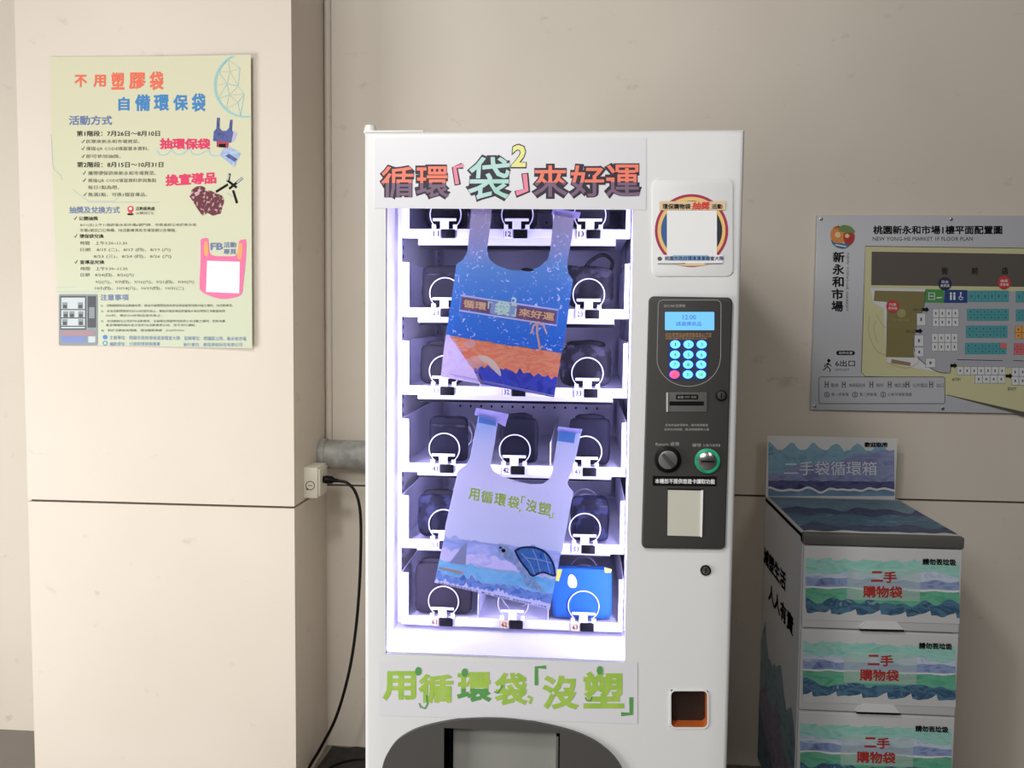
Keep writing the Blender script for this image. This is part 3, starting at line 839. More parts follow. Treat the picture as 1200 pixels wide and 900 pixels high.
packet(0, 2, 670, 715, 226, CHAR, 'dark grey bag behind the right coil of the top shelf', seed=4, extra=band_)
packet(1, 0, 494, 541, 311, CHAR, 'charcoal bag left of the blue printed carrier bag, on the second shelf', k=7, seed=5, extra=band_)
packet(1, 2, 664, 719, 312, GCAMO, 'grey camouflage bag with a black strap, right end of the second shelf', k=3.6, nz=.005, seed=6, extra=strap)
packet(2, 0, 492, 542, 404, CHAR, 'charcoal bag left of the orange beach band, on the third shelf', k=6, seed=7, extra=cuff(CHAR))
packet(2, 2, 657, 716, 404, GCAMO, 'dark camouflage bag without a strap, right end of the third shelf', k=4.2, nz=.005, seed=8, extra=cuff(BLK))
packet(3, 0, 503, 547, 489, NAVB, 'square navy bag behind the left coil of the fourth shelf', k=9, nz=.002, seed=9, extra=band_)
packet(3, 1, 586, 630, 490, NAVB, 'navy bag with rolled top between the white carrier bag handles', k=7, nz=.002, seed=10, extra=cuff(NAVB))
packet(3, 2, 667, 715, 491, NAVB, 'navy bag with rolled top right of the white carrier bag handles', k=8, nz=.002, seed=11, extra=cuff(NAVB))
packet(4, 0, 489, 540, 580, NAVYC, 'navy camouflage bag left of the white carrier bag, on the fifth shelf', k=5, nz=.004, seed=12, extra=cuff(CHAR))
packet(4, 2, 669, 714, 583, NAVYC, 'navy camouflage bag below a bare wire coil, right end of the fifth shelf', k=6, nz=.003, seed=13, extra=band_)
packet(5, 0, 486, 552, 660, TAUPE, 'wide taupe bag behind the left coil of the bottom shelf', k=8, nz=.003, seed=14, extra=cuff(TAUPE))
def blue_extra(t, xa, xb, y0, y1, z0, z1):
    pl = Plane('y', y0 - .0018)
    b = MB(); b.prism([pl(x, y, 0) for x, y in ((652, 667), (659, 667), (655, 681), (651, 680))], (0, -.002, 0), YEL); b.build('webbing_tab', t)
    b = MB(); b.prism([pl(x, y, 0) for x, y in ((708, 665), (717, 667), (716, 671), (709, 671))], (0, -.002, 0), YEL); b.build('webbing_tab', t)
    b = MB(); b.flat(pl, [tuple(v[:2]) for v in curve_pts([(666, 676, 0), (669, 673, 0), (673, 675, 0), (676, 681, 0), (675, 688, 0), (669, 688.5, 0), (665.5, 684, 0), (666, 677, 0)], 4)], WHITE, .0006); b.build('white_emblem', t)
packet(5, 2, 647, 717, 667, BLUEP, 'bright blue bag with a white emblem on the bottom shelf', k=10, nz=.0015, seed=15, extra=blue_extra)

# ================================================================== CARRIER BAGS TAPED INSIDE THE GLASS
YB = .0192
def carrier(name, label, outline, m, cat='carrier bag'):
    P = [at(x, y, YB) for x, y in outline]
    c = sum(P, Vector()) / len(P)
    t = thing(name, label, cat, (c.x, YB, c.z), 'printed carrier bags in the window')
    translucent(m, .6)
    b = MB(); b.add(P, [list(t_) for t_ in tessellate_polygon([[Vector((x, y, 0)) for x, y in outline]])], m)
    n_ = len(P); b.v += [p + Vector((0, -.0012, 0)) for p in P]; k_ = b.mi(m)
    for i_ in range(n_): b.f.append([i_, (i_ + 1) % n_, n_ + (i_ + 1) % n_, n_ + i_]); b.m.append(k_); b.sm.append(False)
    o = b.build('film', t)
    return t, o
o1 = [(553, 232), (577.5, 232), (575, 262), (571, 292), (573, 303), (582, 311), (598, 316.5), (616, 317.5), (632, 313), (642, 304), (645, 292), (647, 270), (650, 248), (673, 252), (670, 280), (664.5, 308), (666, 320), (671.5, 328), (662, 395), (658.5, 414), (590, 404), (523, 392.5), (525, 378), (535, 310), (543, 304), (547.5, 296), (551, 262)]
P1z = lambda x, y: at(x, y, YB).z
cz1 = (sum((at(x, y, YB) for x, y in o1), Vector()) / len(o1)).z
m1 = zgrad('blue_carrier_film', [(P1z(600, 465) - cz1, (50, 106, 186)), (P1z(600, 400) - cz1, (56, 122, 198)), (P1z(600, 350) - cz1, (80, 144, 206)), (P1z(600, 312) - cz1, (116, 168, 210)), (P1z(600, 290) - cz1, (166, 172, 196)), (P1z(600, 250) - cz1, (190, 178, 184))],
           rough=.25, speck=(95, .625, (225, 235, 255)), bump=.35)
bag1, f1 = carrier('carrier_bag', 'blue printed carrier bag with an orange beach, hung upper in the lit window', o1, m1)
k7 = Plane('y', YB).crop(500, 240, 3.747)
b = MB()
SAND = wcolor('coral_sand_print', [(244, 146, 92), (252, 170, 116), (244, 134, 84), (252, 188, 136)], 22, (1, 1, 3), .3)
NAVP = wcolor('navy_shore_print', [(50, 62, 150), (80, 90, 176), (58, 78, 186)], 40, (1, 1, 1), .3)
ROCK = wcolor('pink_stone_print', [(252, 226, 246), (255, 240, 252), (248, 214, 240)], 30, (1, 1, 1), .3)
tl = lambda x: 572 + (x - 85) * (652 - 572) / (592 - 85)
def rag(seed, a, f=.04): return lambda x: noise.noise(Vector((x * f, seed, 0))) * a
r1 = rag(3.3, 14); r2 = rag(8.1, 26, .05)
lx = lambda x: x
eL = lambda y: 85 - (y - 572) * .126
eR = lambda y: 592 - (y - 652) * .166
bt1 = lambda x: 755 + (x - 62) * .181
nvt = lambda x: min(bt1(x) - 2, tl(x) + 112 + r2(x) + max(0, 240 - x) * .8)
rk = [(560, 100), (590, 122), (625, 150), (640, 190), (700, 208), (740, 232), (794, 252), (900, 260)]
def rkR(y):
    if y <= rk[0][0]: return rk[0][1]
    for (ya_, xa_), (yb_, xb_) in zip(rk, rk[1:]):
        if y <= yb_: return xa_ + (xb_ - xa_) * (y - ya_) / (yb_ - ya_)
    return rk[-1][1]
b.sband(k7, lambda y: rkR(y) - 12, eR, lambda x: tl(x) + r1(x) * .5, nvt, SAND, .0002, 70)
b.sband(k7, lambda y: rkR(y) - 12, eR, nvt, bt1, NAVP, .0002, 70)
b.build('shore_print', bag1); b = MB(); b.flat(k7, [(84, 570), (100, 570), (122, 590), (150, 625), (190, 640), (208, 700), (232, 740), (252, 790), (62, 755), (72, 664)], ROCK, .0002)
b.ell(k7, 190, 612, 26, 18, ROCK, .0010, 16); b.ell(k7, 215, 690, 40, 26, ROCK, .0012, 16, )
b.flat(k7, [tuple(v[:2]) for v in curve_pts([(226, 662, 0), (262, 664, 0), (300, 690, 0), (322, 725, 0), (326, 752, 0), (306, 738, 0), (270, 700, 0), (240, 684, 0), (226, 664, 0)], 5)], mat('white_fin_print', (250, 236, 240), .3), .0014)
b.build('stone_print', bag1); b = MB(); PALM = mat('coral_palm_print', (255, 196, 180), .35)
b.line(k7, [(486, 520), (484, 560), (492, 600), (498, 636)], 9, PALM, .0010)
for pts in ([(486, 522), (470, 530), (460, 560), (456, 566)], [(488, 520), (512, 528), (522, 552), (528, 566)], [(486, 520), (500, 500), (516, 508)], [(486, 522), (466, 512), (452, 524)], [(498, 636), (480, 638)], [(498, 630), (510, 620)]):
    b.line(k7, pts, 8, PALM, .0011)
b.build('palm_print', bag1); b = MB(); b.line(k7, [(100, 742), (330, 790), (556, 838)], 5, mat('pale_bag_print', (210, 206, 236), .4), .0013)
b.build('edge_print', bag1); b = MB(); b.line(k7, [(120, 752), (330, 796), (520, 836)], 3, mat('pale_bag_print', (210, 206, 236), .4), .0013)
b.build('edge_print', bag1); b = MB(); b.flat(k7, [tuple(v[:2]) for v in curve_pts([(412, 282, 0), (440, 276, 0), (472, 286, 0), (455, 292, 0), (425, 290, 0), (412, 283, 0)], 4)], BLACK, .0008)
b.build('neck_oval', bag1)  # flat black oval for the dark item at the bag neck
b = MB()
FR = mat('lilac_frame_print', (240, 226, 255), .35); FRI = mat('plum_title_print', (136, 84, 132), .35, col2=(176, 104, 132), scale=40)
q1 = [(150, 398), (578, 462), (572, 530), (144, 464)]
b.line(k7, q1, 7, FR, .0024, closed=True)
def inset(q, d): 
    cx = sum(p[0] for p in q) / 4; cy = sum(p[1] for p in q) / 4
    return [(p[0] + (d if p[0] < cx else -d), p[1] + (d if p[1] < cy else -d)) for p in q]
b.flat(k7, [(157, 406), (282, 425), (277, 476), (151, 457)], FRI, .0020)
b.flat(k7, [(398, 444), (570, 469), (565, 522), (392, 496)], FRI, .0020)
b.flat(k7, [(284, 426), (396, 443), (390, 496), (278, 477)], mat('bag_title_blue', (170, 186, 240), .35), .0020)
PE = mat('peach_title_print', (255, 214, 180), .4); MI = mat('mint_title_print', (226, 255, 250), .4)
b.text(k7, '循環', 0, 0, 0, 0, PE, .0026, r=.03, quad=[(160, 450), (262, 466), (163, 414)])
b.text(k7, '「', 0, 0, 0, 0, MI, .0026, r=.03, quad=[(268, 456), (286, 459), (270, 424)])
b.text(k7, '袋', 0, 0, 0, 0, MI, .0026, r=.045, quad=[(294, 482), (364, 492), (302, 418)])
b.text(k7, '2', 0, 0, 0, 0, MI, .0026, r=.04, quad=[(370, 442), (396, 446), (373, 404)])
b.text(k7, '」', 0, 0, 0, 0, MI, .0026, r=.03, quad=[(372, 488), (392, 491), (376, 454)])
b.text(k7, '來好運', 0, 0, 0, 0, PE, .0026, r=.03, quad=[(402, 488), (560, 512), (406, 452)])
b.build('title_print', bag1)
TAPE = mat('clear_tape', (225, 218, 248), .2, alpha=.5)
b = MB(); k0 = Plane('y', YB - .0002); b.prism([k0(x, y) for x, y in ((648, 244), (680.5, 249), (678.5, 256.5), (646, 251.5))], (0, -.0012, 0), TAPE, bevel=.0004); b.build('tape', bag1)
# --- white bag
o2 = [(561.5, 484), (584, 489), (580, 518), (575, 545), (578, 552), (589, 558.5), (606, 564), (622, 567.5), (636, 567), (643, 562), (647, 554), (651, 528), (655, 502), (681.5, 505), (675, 535), (665, 566), (667, 571), (672, 576), (659, 645), (657.4, 648), (590, 640), (520.5, 631), (522, 616), (537, 551.5), (546, 545), (550.5, 537), (556, 510)]
cc2 = sum((at(x, y, YB) for x, y in o2), Vector()) / len(o2)
m2 = zgrad('white_carrier_film', [(at(600, 715, YB).z - cc2.z, (236, 242, 248)), (at(600, 640, YB).z - cc2.z, (234, 242, 244)), (at(600, 600, YB).z - cc2.z, (240, 244, 246)), (at(600, 560, YB).z - cc2.z, (246, 246, 250)), (at(600, 520, YB).z - cc2.z, (226, 234, 248)), (at(600, 500, YB).z - cc2.z, (196, 216, 244))], rough=.3, bump=.25, nscale=14, namp=.03)
bag2, f2 = carrier('carrier_bag', 'white printed carrier bag with a blue sea turtle, hung lower in the lit window', o2, m2)
k8 = Plane('y', YB).crop(500, 460, 3.464)
WV1 = wcolor('pale_wave_print', [(160, 186, 220), (190, 206, 234), (220, 226, 244)], 16, (1, 1, 2.5), .35)
WV2 = wcolor('lilac_cloud_print', [(226, 222, 236), (240, 236, 246), (204, 202, 228)], 18, (1, 1, 2), .35)
WV3 = wcolor('sea_blue_print', [(120, 196, 214), (150, 220, 232), (128, 206, 226)], 20, (1, 1, 2), .35)
WV4 = wcolor('deep_sea_print', [(76, 120, 176), (140, 176, 214), (84, 136, 196)], 34, (1, 1, 1.6), .35)
def edgeL(y): return 32 + (770 - y) * (130 - 32) / (770 - 320.)
def edgeR(y): return 500 + (880 - y) * (592 - 500) / (880 - 410.)
sl = lambda x, y0, k=.20: y0 + (x - 60) * k
def wv(seed, a, f=.03): return lambda x: -abs(noise.noise(Vector((x * f, seed, 0)))) * a
f0 = lambda x: sl(x, 590, .12) + w1(x)
f1 = lambda x: sl(x, 640, .18) + w2(x)
f2 = lambda x: max(f1(x) + 2, sl(x, 684, .16) + w3(x))
f3 = lambda x: max(f2(x) + 2, sl(x, 744, .17) + w4(x))
f4 = lambda x: sl(x, 770, .2) + w5(x) * .8
f5 = lambda x: 771 + (x - 32) * .233
w1, w2, w3, w4, w5 = wv(1, 40, .022), wv(2, 46, .02), wv(3, 24, .03), wv(4, 50, .03), wv(5, 46, .06)
b = MB()
b.sband(k8, edgeL, edgeR, f0, f1, WV1, .0002, 60)
b.sband(k8, edgeL, edgeR, f1, f2, WV2, .0002, 60)
b.sband(k8, edgeL, edgeR, f2, f3, WV3, .0002, 60)
b.sband(k8, edgeL, edgeR, f3, f4, WV4, .0002, 70)
b.sband(k8, edgeL, edgeR, f4, f5, mat('white_foam_print', (240, 242, 252), .4), .0002, 80)
b.line(k8, [(x, f2(x)) for x in range(66, 515, 8)], 5, mat('white_foam_print', (240, 242, 252), .4), .0012); b.line(k8, [(x, f3(x)) for x in range(58, 505, 8)], 4, mat('white_foam_print', (240, 242, 252), .4), .0012)
b.line(k8, [(58, 672), (120, 690), (180, 684), (240, 706), (300, 724), (360, 730)], 5, mat('white_foam_print', (226, 228, 246), .4), .0015)
b.build('sea_print', bag2)
b = MB()
SAIL = mat('violet_sail_print', (196, 200, 244), .4); ORB = mat('coral_boat_print', (250, 206, 200), .4)
b.flat(k8, [(166, 598), (158, 700), (92, 690)], SAIL, .0022); b.flat(k8, [(48, 705), (150, 726), (146, 738), (52, 716)], ORB, .0022)
b.build('sailboat_print', bag2)
TSH = wcolor('turtle_shell_print', [(60, 110, 200), (100, 166, 232), (72, 130, 214)], 40, (1, 1, 1), .35); TSK = wcolor('turtle_skin_print', [(240, 248, 255), (170, 200, 236), (250, 252, 255)], 70, (1, 1, 1), .35)
TEDGE = mat('turtle_rim_print', (20, 44, 104), .4)
b = MB()
sh = [tuple(v[:2]) for v in curve_pts([(360, 640, 0), (388, 628, 0), (440, 628, 0), (485, 650, 0), (512, 690, 0), (520, 728, 0), (518, 742, 0), (470, 728, 0), (430, 742, 0), (408, 716, 0), (380, 680, 0), (360, 642, 0)], 5)]
fl = [tuple(v[:2]) for v in curve_pts([(376, 690, 0), (410, 720, 0), (432, 752, 0), (462, 786, 0), (470, 802, 0), (430, 796, 0), (398, 776, 0), (384, 740, 0), (360, 700, 0), (376, 690, 0)], 4)]
b.flat(k8, fl, TSK, .0024)
hd = [tuple(v[:2]) for v in curve_pts([(286, 630, 0), (306, 616, 0), (330, 624, 0), (352, 650, 0), (374, 690, 0), (356, 700, 0), (330, 678, 0), (300, 662, 0), (286, 642, 0), (286, 631, 0)], 4)]
b.flat(k8, hd, TSK, .0024); b.flat(k8, sh, TSH, .0028)
b.line(k8, sh, 8, TEDGE, .0031, closed=True)
for pts in ([(384, 650), (420, 690), (440, 738)], [(430, 634), (450, 680), (462, 728)], [(478, 650), (490, 690), (502, 734)], [(400, 668), (450, 676), (506, 690)]):
    b.line(k8, pts, 4, mat('turtle_seam_print', (190, 220, 250), .4), .0031)
b.ell(k8, 312, 640, 9, 8, INK, .0031, 12); b.ell(k8, 300, 628, 6, 5, TEDGE, .0031, 10)
b.build('turtle_print', bag2)
b = MB(); LIME = mat('lime_print', (206, 240, 80), .4, col2=(232, 250, 130), scale=60)
for ch, x0, x1 in (('用', 168, 212), ('循', 218, 266), ('環', 272, 320), ('袋', 326, 374), ('沒', 400, 446), ('塑', 452, 502)):
    yb = 428 + (x0 - 168) * .20; 
    b.text(k8, ch, 0, 0, 0, 0, LIME, .0016, r=.025, quad=[(x0, yb + 6), (x1, yb + 6 + (x1 - x0) * .2), (x0 + 6, yb - 44)])
b.line(k8, [(402, 424), (388, 421), (384, 448)], 6, LIME, .0016); b.line(k8, [(514, 486), (510, 508), (496, 505)], 6, LIME, .0016); b.line(k8, [(380, 474), (376, 484)], 6, LIME, .0016)
b.build('lettering_print', bag2); b = MB(); b.text(k8, '桃園市政府環境清潔稽查大隊　關心您　請重複使用　愛護地球資源　人人有責', 0, 0, 0, 0, INK, .0024, r=.01, quad=[(46, 774), (486, 873), (48, 766)])
b.build('footer_print', bag2)
b = MB(); b.prism([k0(x, y) for x, y in ((558.5, 478), (590, 484), (596, 486), (592, 500), (584, 496), (556, 486))], (0, -.0012, 0), TAPE, bevel=.0003); b.build('tape', bag2)
b = MB(); b.flat(k8, [(214, 84), (286, 104), (280, 136), (210, 122)], mat('aqua_handle_print', (120, 176, 226), .4), .0008); b.build('handle_print', bag2); b = MB(); b.flat(k8, [(538, 152), (606, 160), (598, 206), (530, 196)], mat('aqua_handle_print', (120, 176, 226), .4), .0008)
b.build('handle_print', bag2)
b = MB(); b.prism([k0(x, y) for x, y in ((654, 500), (682.5, 503), (681, 508), (653, 505))], (0, -.0012, 0), TAPE, bevel=.0003); b.build('tape', bag2)

# ================================================================== POSTER ON THE COLUMN
pc = at(60, 240, YC).x; pw_ = at(297, 240, YC).x - pc
def pwarp(p): 
    u = max(0, min(1.05, (p.x - pc) / pw_)); return .014 * u ** 3 + .004
pp = Plane('y', YC - .0005, None, pwarp)
ploc = at(180, 240, YC)
po = thing('poster', 'pale green activity poster on the front of the cream column', 'poster', (ploc.x, YC - .004, ploc.z))
PAPER = zgrad('pale_green_poster_paper', [(-.44, (198, 206, 180)), (0, (212, 212, 182)), (.44, (218, 215, 184))], rough=.45, namp=.05, nscale=3)
b = MB(); NX, NZ = 14, 10; vs = []; fs = []
for j in range(NZ + 1):
    for i in range(NX + 1):
        u, v = i / NX, j / NZ
        x = (59.5 + (71 - 59.5) * v ** 1.5) * (1 - u) + (296.5 + 1.5 * v) * u; y = (67 * (1 - u) + 66 * u) * (1 - v) + (404 * (1 - u) + 408 * u) * v
        vs.append(pp(x, y, 0))
n = len(vs); vs += [p + Vector((0, .0006, 0)) for p in vs]
for j in range(NZ):
    for i in range(NX):
        a = j * (NX + 1) + i; fs.append([a, a + 1, a + NX + 2, a + NX + 1]); fs.append([n + a, n + a + NX + 1, n + a + NX + 2, n + a + 1])
b.add(vs, fs, PAPER, True); b.build('sheet', po)
p1 = pp.crop(50, 60, 4.615); p2 = pp.crop(50, 230, 4.615)
TCOR = mat('poster_coral_ink', (240, 112, 84), .5); TBLU = mat('poster_blue_ink', (60, 132, 196), .5); SLATE = mat('poster_slate_ink', (104, 124, 168), .5); MAG = mat('poster_magenta_ink', (226, 46, 98), .5); FOOT = mat('poster_footer_ink', (92, 130, 176), .5); BODY = mat('poster_body_ink', (86, 90, 80), .6)
W = .0010
b = MB()
for ch, x0, y0, x1, y1 in (('不', 176, 130, 244, 196), ('用', 278, 130, 346, 196), ('塑', 376, 116, 446, 210), ('膠', 472, 118, 562, 208), ('袋', 582, 112, 660, 214)): b.text(p1, ch, x0, y0, x1, y1, TCOR, W, r=.03)
b.build('title_lettering', po); b = MB()
for ch, x0, y0, x1, y1 in (('自', 414, 250, 474, 324), ('備', 504, 236, 586, 326), ('環', 606, 238, 690, 326), ('保', 712, 238, 794, 324), ('袋', 812, 232, 890, 332)): b.text(p1, ch, x0, y0, x1, y1, TBLU, W, r=.03)
b.build('title_lettering', po)
b = MB(); b.text(p1, '活動方式', 146, 350, 380, 402, SLATE, W, r=.022); b.build('heading_lettering', po); b = MB(); b.text(p2, '抽獎及兌換方式', 148, 56, 422, 94, SLATE, W, r=.02); b.build('heading_lettering', po); b = MB(); b.text(p2, '注意事項', 316, 530, 470, 564, SLATE, W, r=.02)
b.build('heading_lettering', po)
b = MB()
b.text(p1, '抽環保袋', 638, 474, 916, 534, MAG, W, r=.04, slope=4); b.build('prize_lettering', po); b = MB(); b.text(p1, '換宣導品', 670, 662, 948, 726, MAG, W, r=.04, slope=-14)
b.build('prize_lettering', po)
b = MB()
b.text(p1, '第1階段：7月26日～8月10日', 188, 432, 640, 462, INK, W, r=.012); b.text(p1, '第2階段：8月15日～10月31日', 190, 600, 658, 630, INK, W, r=.012)
for pl, s, x0, y0, x1, y1, r in ((p1, '民眾來新永和市場買菜。', 240, 480, 530, 500, 0), (p1, '掃描QR CODE填寫基本資料。', 240, 518, 580, 540, 0), (p1, '即可參加抽獎。', 240, 560, 428, 580, 0),
        (p1, '攜帶環保袋來新永和市場買菜。', 250, 650, 618, 672, 0), (p1, '掃描QR CODE填寫資料參與集點', 250, 690, 620, 712, 0), (p1, '每日1點為限。', 250, 727, 418, 748, 0), (p1, '集滿5點，可換1個宣導品。', 250, 766, 570, 788, 0),
        (p2, '活動服務處', 508, 58, 612, 78, .008), (p2, '(6號出口)', 510, 84, 606, 102, 0), (p2, '公開抽獎', 200, 110, 304, 132, .014),
        (p2, '8/11(五)上午11點於新永和市場6號門旁，中獎者將公布於新永和', 206, 148, 838, 166, 0), (p2, '市場6號出口公佈欄，FB活動專頁及市場官網公告聯絡。', 206, 176, 730, 194, 0),
        (p2, '環保袋兌換', 204, 206, 334, 228, .014), (p2, '時間　上午9:30~11:30', 208, 244, 462, 264, 0), (p2, '日期　8/15 (二)、8/17 (四)、8/19 (六)', 208, 280, 698, 302, 0), (p2, '8/23 (三)、8/24 (四)、8/26 (六)', 280, 316, 702, 338, 0),
        (p2, '宣導品兌換', 206, 346, 338, 368, .014), (p2, '時間　上午9:30~11:30', 210, 382, 464, 402, 0), (p2, '日期　8/24(四)、8/26(六)', 210, 416, 498, 438, 0), (p2, '9/2(六)、9/7(四)、9/16(六)、9/21(四)、9/30(六)', 290, 454, 826, 476, 0), (p2, '10/5(四)、10/14(六)、10/19(四)、10/31(二)', 288, 488, 770, 510, 0),
        (p2, '1)　活動期間及獎品數量有限，請以市場實際發放為準並保留變更活動內容之權利，FB活動專頁。', 320, 584, 1040, 600, 0), (p2, '2)　本次活動環保袋共計200份送完為止，集點兌換宣導品限量每人每日限換乙次數量有限', 320, 614, 996, 630, 0), (p2, '200份，預計500份獎品送完為止。', 346, 638, 652, 652, 0),
        (p2, '3)　本活動辦法公告於FB活動專頁，主辦單位保留修改及終止本活動之權利，如有未盡', 320, 668, 996, 684, 0), (p2, '事宜得隨時補充並公告於FB活動專頁公布，恕不另行通知。', 346, 690, 836, 704, 0), (p2, '4)　對於活動如有問題，請洽服務專線　(03)3739506', 320, 718, 772, 734, 0)):
    b.text(pl, s, x0, y0, x1, y1, INK if r else BODY, W, r=r, res=1); b.build('text_line', po); b = MB()
for pl, x, y in ((p1, 222, 490), (p1, 222, 528), (p1, 222, 570), (p1, 228, 660), (p1, 228, 700), (p1, 232, 776), (p2, 180, 120), (p2, 182, 216), (p2, 184, 356)):
    b.line(pl, [(x - 7, y), (x - 2, y + 8), (x + 9, y - 10)], 3.2, INK, W)
b.build('tick_mark', po)
b = MB()
b.text(p2, '主辦單位：桃園市政府環境清潔稽查大隊　協辦單位：桃園區公所、新永和市場', 366, 756, 1112, 778, FOOT, W, res=1, slope=6); b.text(p2, '補助單位：行政院環境保護署', 366, 788, 640, 808, FOOT, W, res=1); b.text(p2, '執行單位：農銘環保科技有限公司', 768, 792, 1090, 812, FOOT, W, res=1)
b.ell(p2, 342, 762, 13, 12, TBLU, W, 14); b.line(p2, [(342 + 11 * math.cos(a / 8 * math.pi), 794 + 11 * math.sin(a / 8 * math.pi)) for a in range(16)], 4, TBLU, W, closed=True)
b.build('footer_lettering', po)
# globe
b = MB(); GL1 = mat('globe_aqua_ink', (150, 206, 212), .5); GL2 = mat('globe_thin_ink', (188, 206, 192), .5)
gc = (1110, 190); GR = (172, 172)
arc = [(gc[0] + GR[0] * math.cos(math.radians(a)), gc[1] + GR[1] * math.sin(math.radians(a))) for a in range(82, 262, 6)]
arc = [p for p in arc if p[1] > 32 and p[0] < 1136]
b.line(p1, arc, 8, GL1, W)
b.line(p1, [(x + 10, y) for x, y in arc], 3, GL1, W)
def gp(a, r_): return (min(1134, gc[0] + GR[0] * r_ * math.cos(math.radians(a))), max(34, gc[1] + GR[1] * r_ * math.sin(math.radians(a))))
gpt = [gp(a, r_) for a, r_ in ((100, .98), (130, .98), (155, .98), (180, .98), (205, .98), (235, .98), (115, .6), (150, .62), (185, .6), (220, .66), (170, .25), (250, .55), (100, .3))]
for i, j in ((0, 6), (1, 6), (1, 7), (2, 7), (3, 8), (2, 8), (4, 8), (4, 9), (5, 9), (6, 7), (7, 8), (8, 9), (7, 10), (8, 10), (9, 10), (6, 12), (10, 12), (9, 11), (10, 11), (5, 11), (0, 12), (7, 12)):
    b.line(p1, [gpt[i], gpt[j]], 3, GL2 if (i + j) % 3 else GL1, W)
b.build('globe_print', po)
# hexagon lines, cord line
b = MB(); HEXL = mat('poster_hexagon_ink', (186, 200, 196), .5)
for pts in ([(48, 450), (52, 470), (58, 610), (66, 640), (100, 672), (110, 700)], [(166, 748), (250, 812), (390, 812), (430, 772)], [(250, 818), (640, 818)]): b.line(p1, pts, 4, HEXL, W * .6)
b.line(p2, [(76, 494), (180, 490)], 4, HEXL, W * .6); b.line(p2, [(76, 516), (320, 516)], 4, HEXL, W * .6)
b.line(p1, [tuple(v[:2]) for v in curve_pts([(624, 536, 0), (640, 562, 0), (676, 560, 0), (704, 536, 0), (724, 556, 0), (760, 560, 0), (800, 532, 0), (816, 556, 0), (850, 562, 0), (904, 540, 0), (920, 566, 0), (960, 570, 0)], 5)], 5, GL1, W * .6)
b.build('line_ornament', po)
# prize pictures
b = MB(); DB = wcolor('picture_indigo_bag', [(66, 72, 130), (84, 96, 160), (50, 56, 104)], 40, (1, 1, 1))
b.flat(p1, [(952, 364), (968, 366), (966, 420), (980, 436), (1004, 436), (1018, 420), (1024, 376), (1038, 378), (1034, 432), (1042, 446), (1030, 500), (930, 490), (934, 440), (948, 424)], DB, W)
b.flat(p1, [(950, 488), (1018, 496), (1012, 530), (950, 522)], mat('picture_red_patch', (170, 60, 80), .5), W * 1.2); b.rect(p1, 962, 506, 1000, 524, INK, W * 1.5)
b.flat(p1, [(966, 566), (1000, 510), (1082, 558), (1046, 632)], wcolor('picture_pale_bag', [(190, 206, 232), (150, 176, 214), (210, 218, 236)], 30, (1, 1, 1)), W)
b.flat(p1, [(996, 570), (1020, 560), (1066, 590), (1050, 604)], DB, W * 1.3)
b.flat(p1, [(1030, 452), (1044, 436), (1062, 450), (1046, 492), (1034, 496)], mat('picture_lilac', (186, 186, 220), .5), W * .8)
b.build('carrier_bag_picture', po)
b = MB(); FLOR = mat('picture_maroon_floral', (96, 26, 40), .5, col2=(214, 170, 178), scale=95, lo=.55, hi=.62)
for cx, cy, rx, ry in ((846, 776, 40, 38), (858, 748, 30, 16), (900, 800, 60, 44), (950, 815, 40, 40)):
    b.ell(p1, cx, cy, rx, ry, FLOR, W + cx * 2e-7, 20)
b.flat(p2, [(800, 0), (980, 0), (986, 40), (972, 96), (930, 108), (900, 92), (872, 108), (838, 60)], FLOR, W * 1.4)
b.build('floral_pouch_picture', po)
b = MB()
for a, c_ in (((946, 764), (1012, 724)), ((1012, 712), (1022, 666)), ((1018, 748), (1092, 690)), ((1006, 700), (1060, 742)), ((1040, 756), (1062, 826))): b.line(p1, [a, c_], 13, INK, W)
b.line(p1, [(1010, 704), (1020, 672)], 6, mat('picture_silver', (190, 196, 204), .4), W * 1.4); b.line(p1, [(1060, 716), (1092, 690)], 8, mat('picture_silver', (190, 196, 204), .4), W * 1.4); b.line(p1, [(1004, 770), (1040, 790)], 5, mat('picture_silver', (190, 196, 204), .4), W)
b.build('cutlery_picture', po)
b = MB(); PNK = mat('poster_pink_ink', (232, 110, 160), .5); ORP = mat('poster_orange_ink', (250, 164, 98), .5)
b.flat(p2, [tuple(v[:2]) for v in curve_pts([(862, 236, 0), (882, 228, 0), (904, 236, 0), (910, 300, 0), (930, 322, 0), (980, 326, 0), (1040, 326, 0), (1062, 312, 0), (1074, 246, 0), (1092, 238, 0), (1112, 244, 0), (1110, 340, 0), (1096, 470, 0), (1088, 528, 0), (1050, 548, 0), (980, 556, 0), (910, 538, 0), (866, 514, 0), (856, 480, 0), (862, 340, 0), (862, 238, 0)], 4)], PNK, W)
b.flat(p2, [tuple(v[:2]) for v in curve_pts([(884, 246, 0), (900, 252, 0), (904, 318, 0), (886, 322, 0), (880, 280, 0), (884, 247, 0)], 4)], ORP, W * 1.4); b.flat(p2, [tuple(v[:2]) for v in curve_pts([(1074, 258, 0), (1092, 262, 0), (1086, 336, 0), (1066, 338, 0), (1066, 300, 0), (1074, 259, 0)], 4)], ORP, W * 1.4)
b.flat(p2, [(898, 350), (1078, 356), (1074, 526), (892, 518)], WHITE, W * 1.5)
b.text(p2, 'FB', 916, 254, 984, 292, SLATE, W * 1.5, r=.03); b.text(p2, '活動', 988, 250, 1058, 280, SLATE, W * 1.5, r=.015); b.text(p2, '專頁', 988, 286, 1058, 316, SLATE, W * 1.5, r=.015)
b.build('pink_bag_print', po)
b = MB(); MG = mat('picture_machine_grey', (136, 146, 152), .5); MDK = mat('picture_machine_dark', (66, 70, 78), .5); MLT = mat('picture_machine_light', (202, 212, 214), .5)
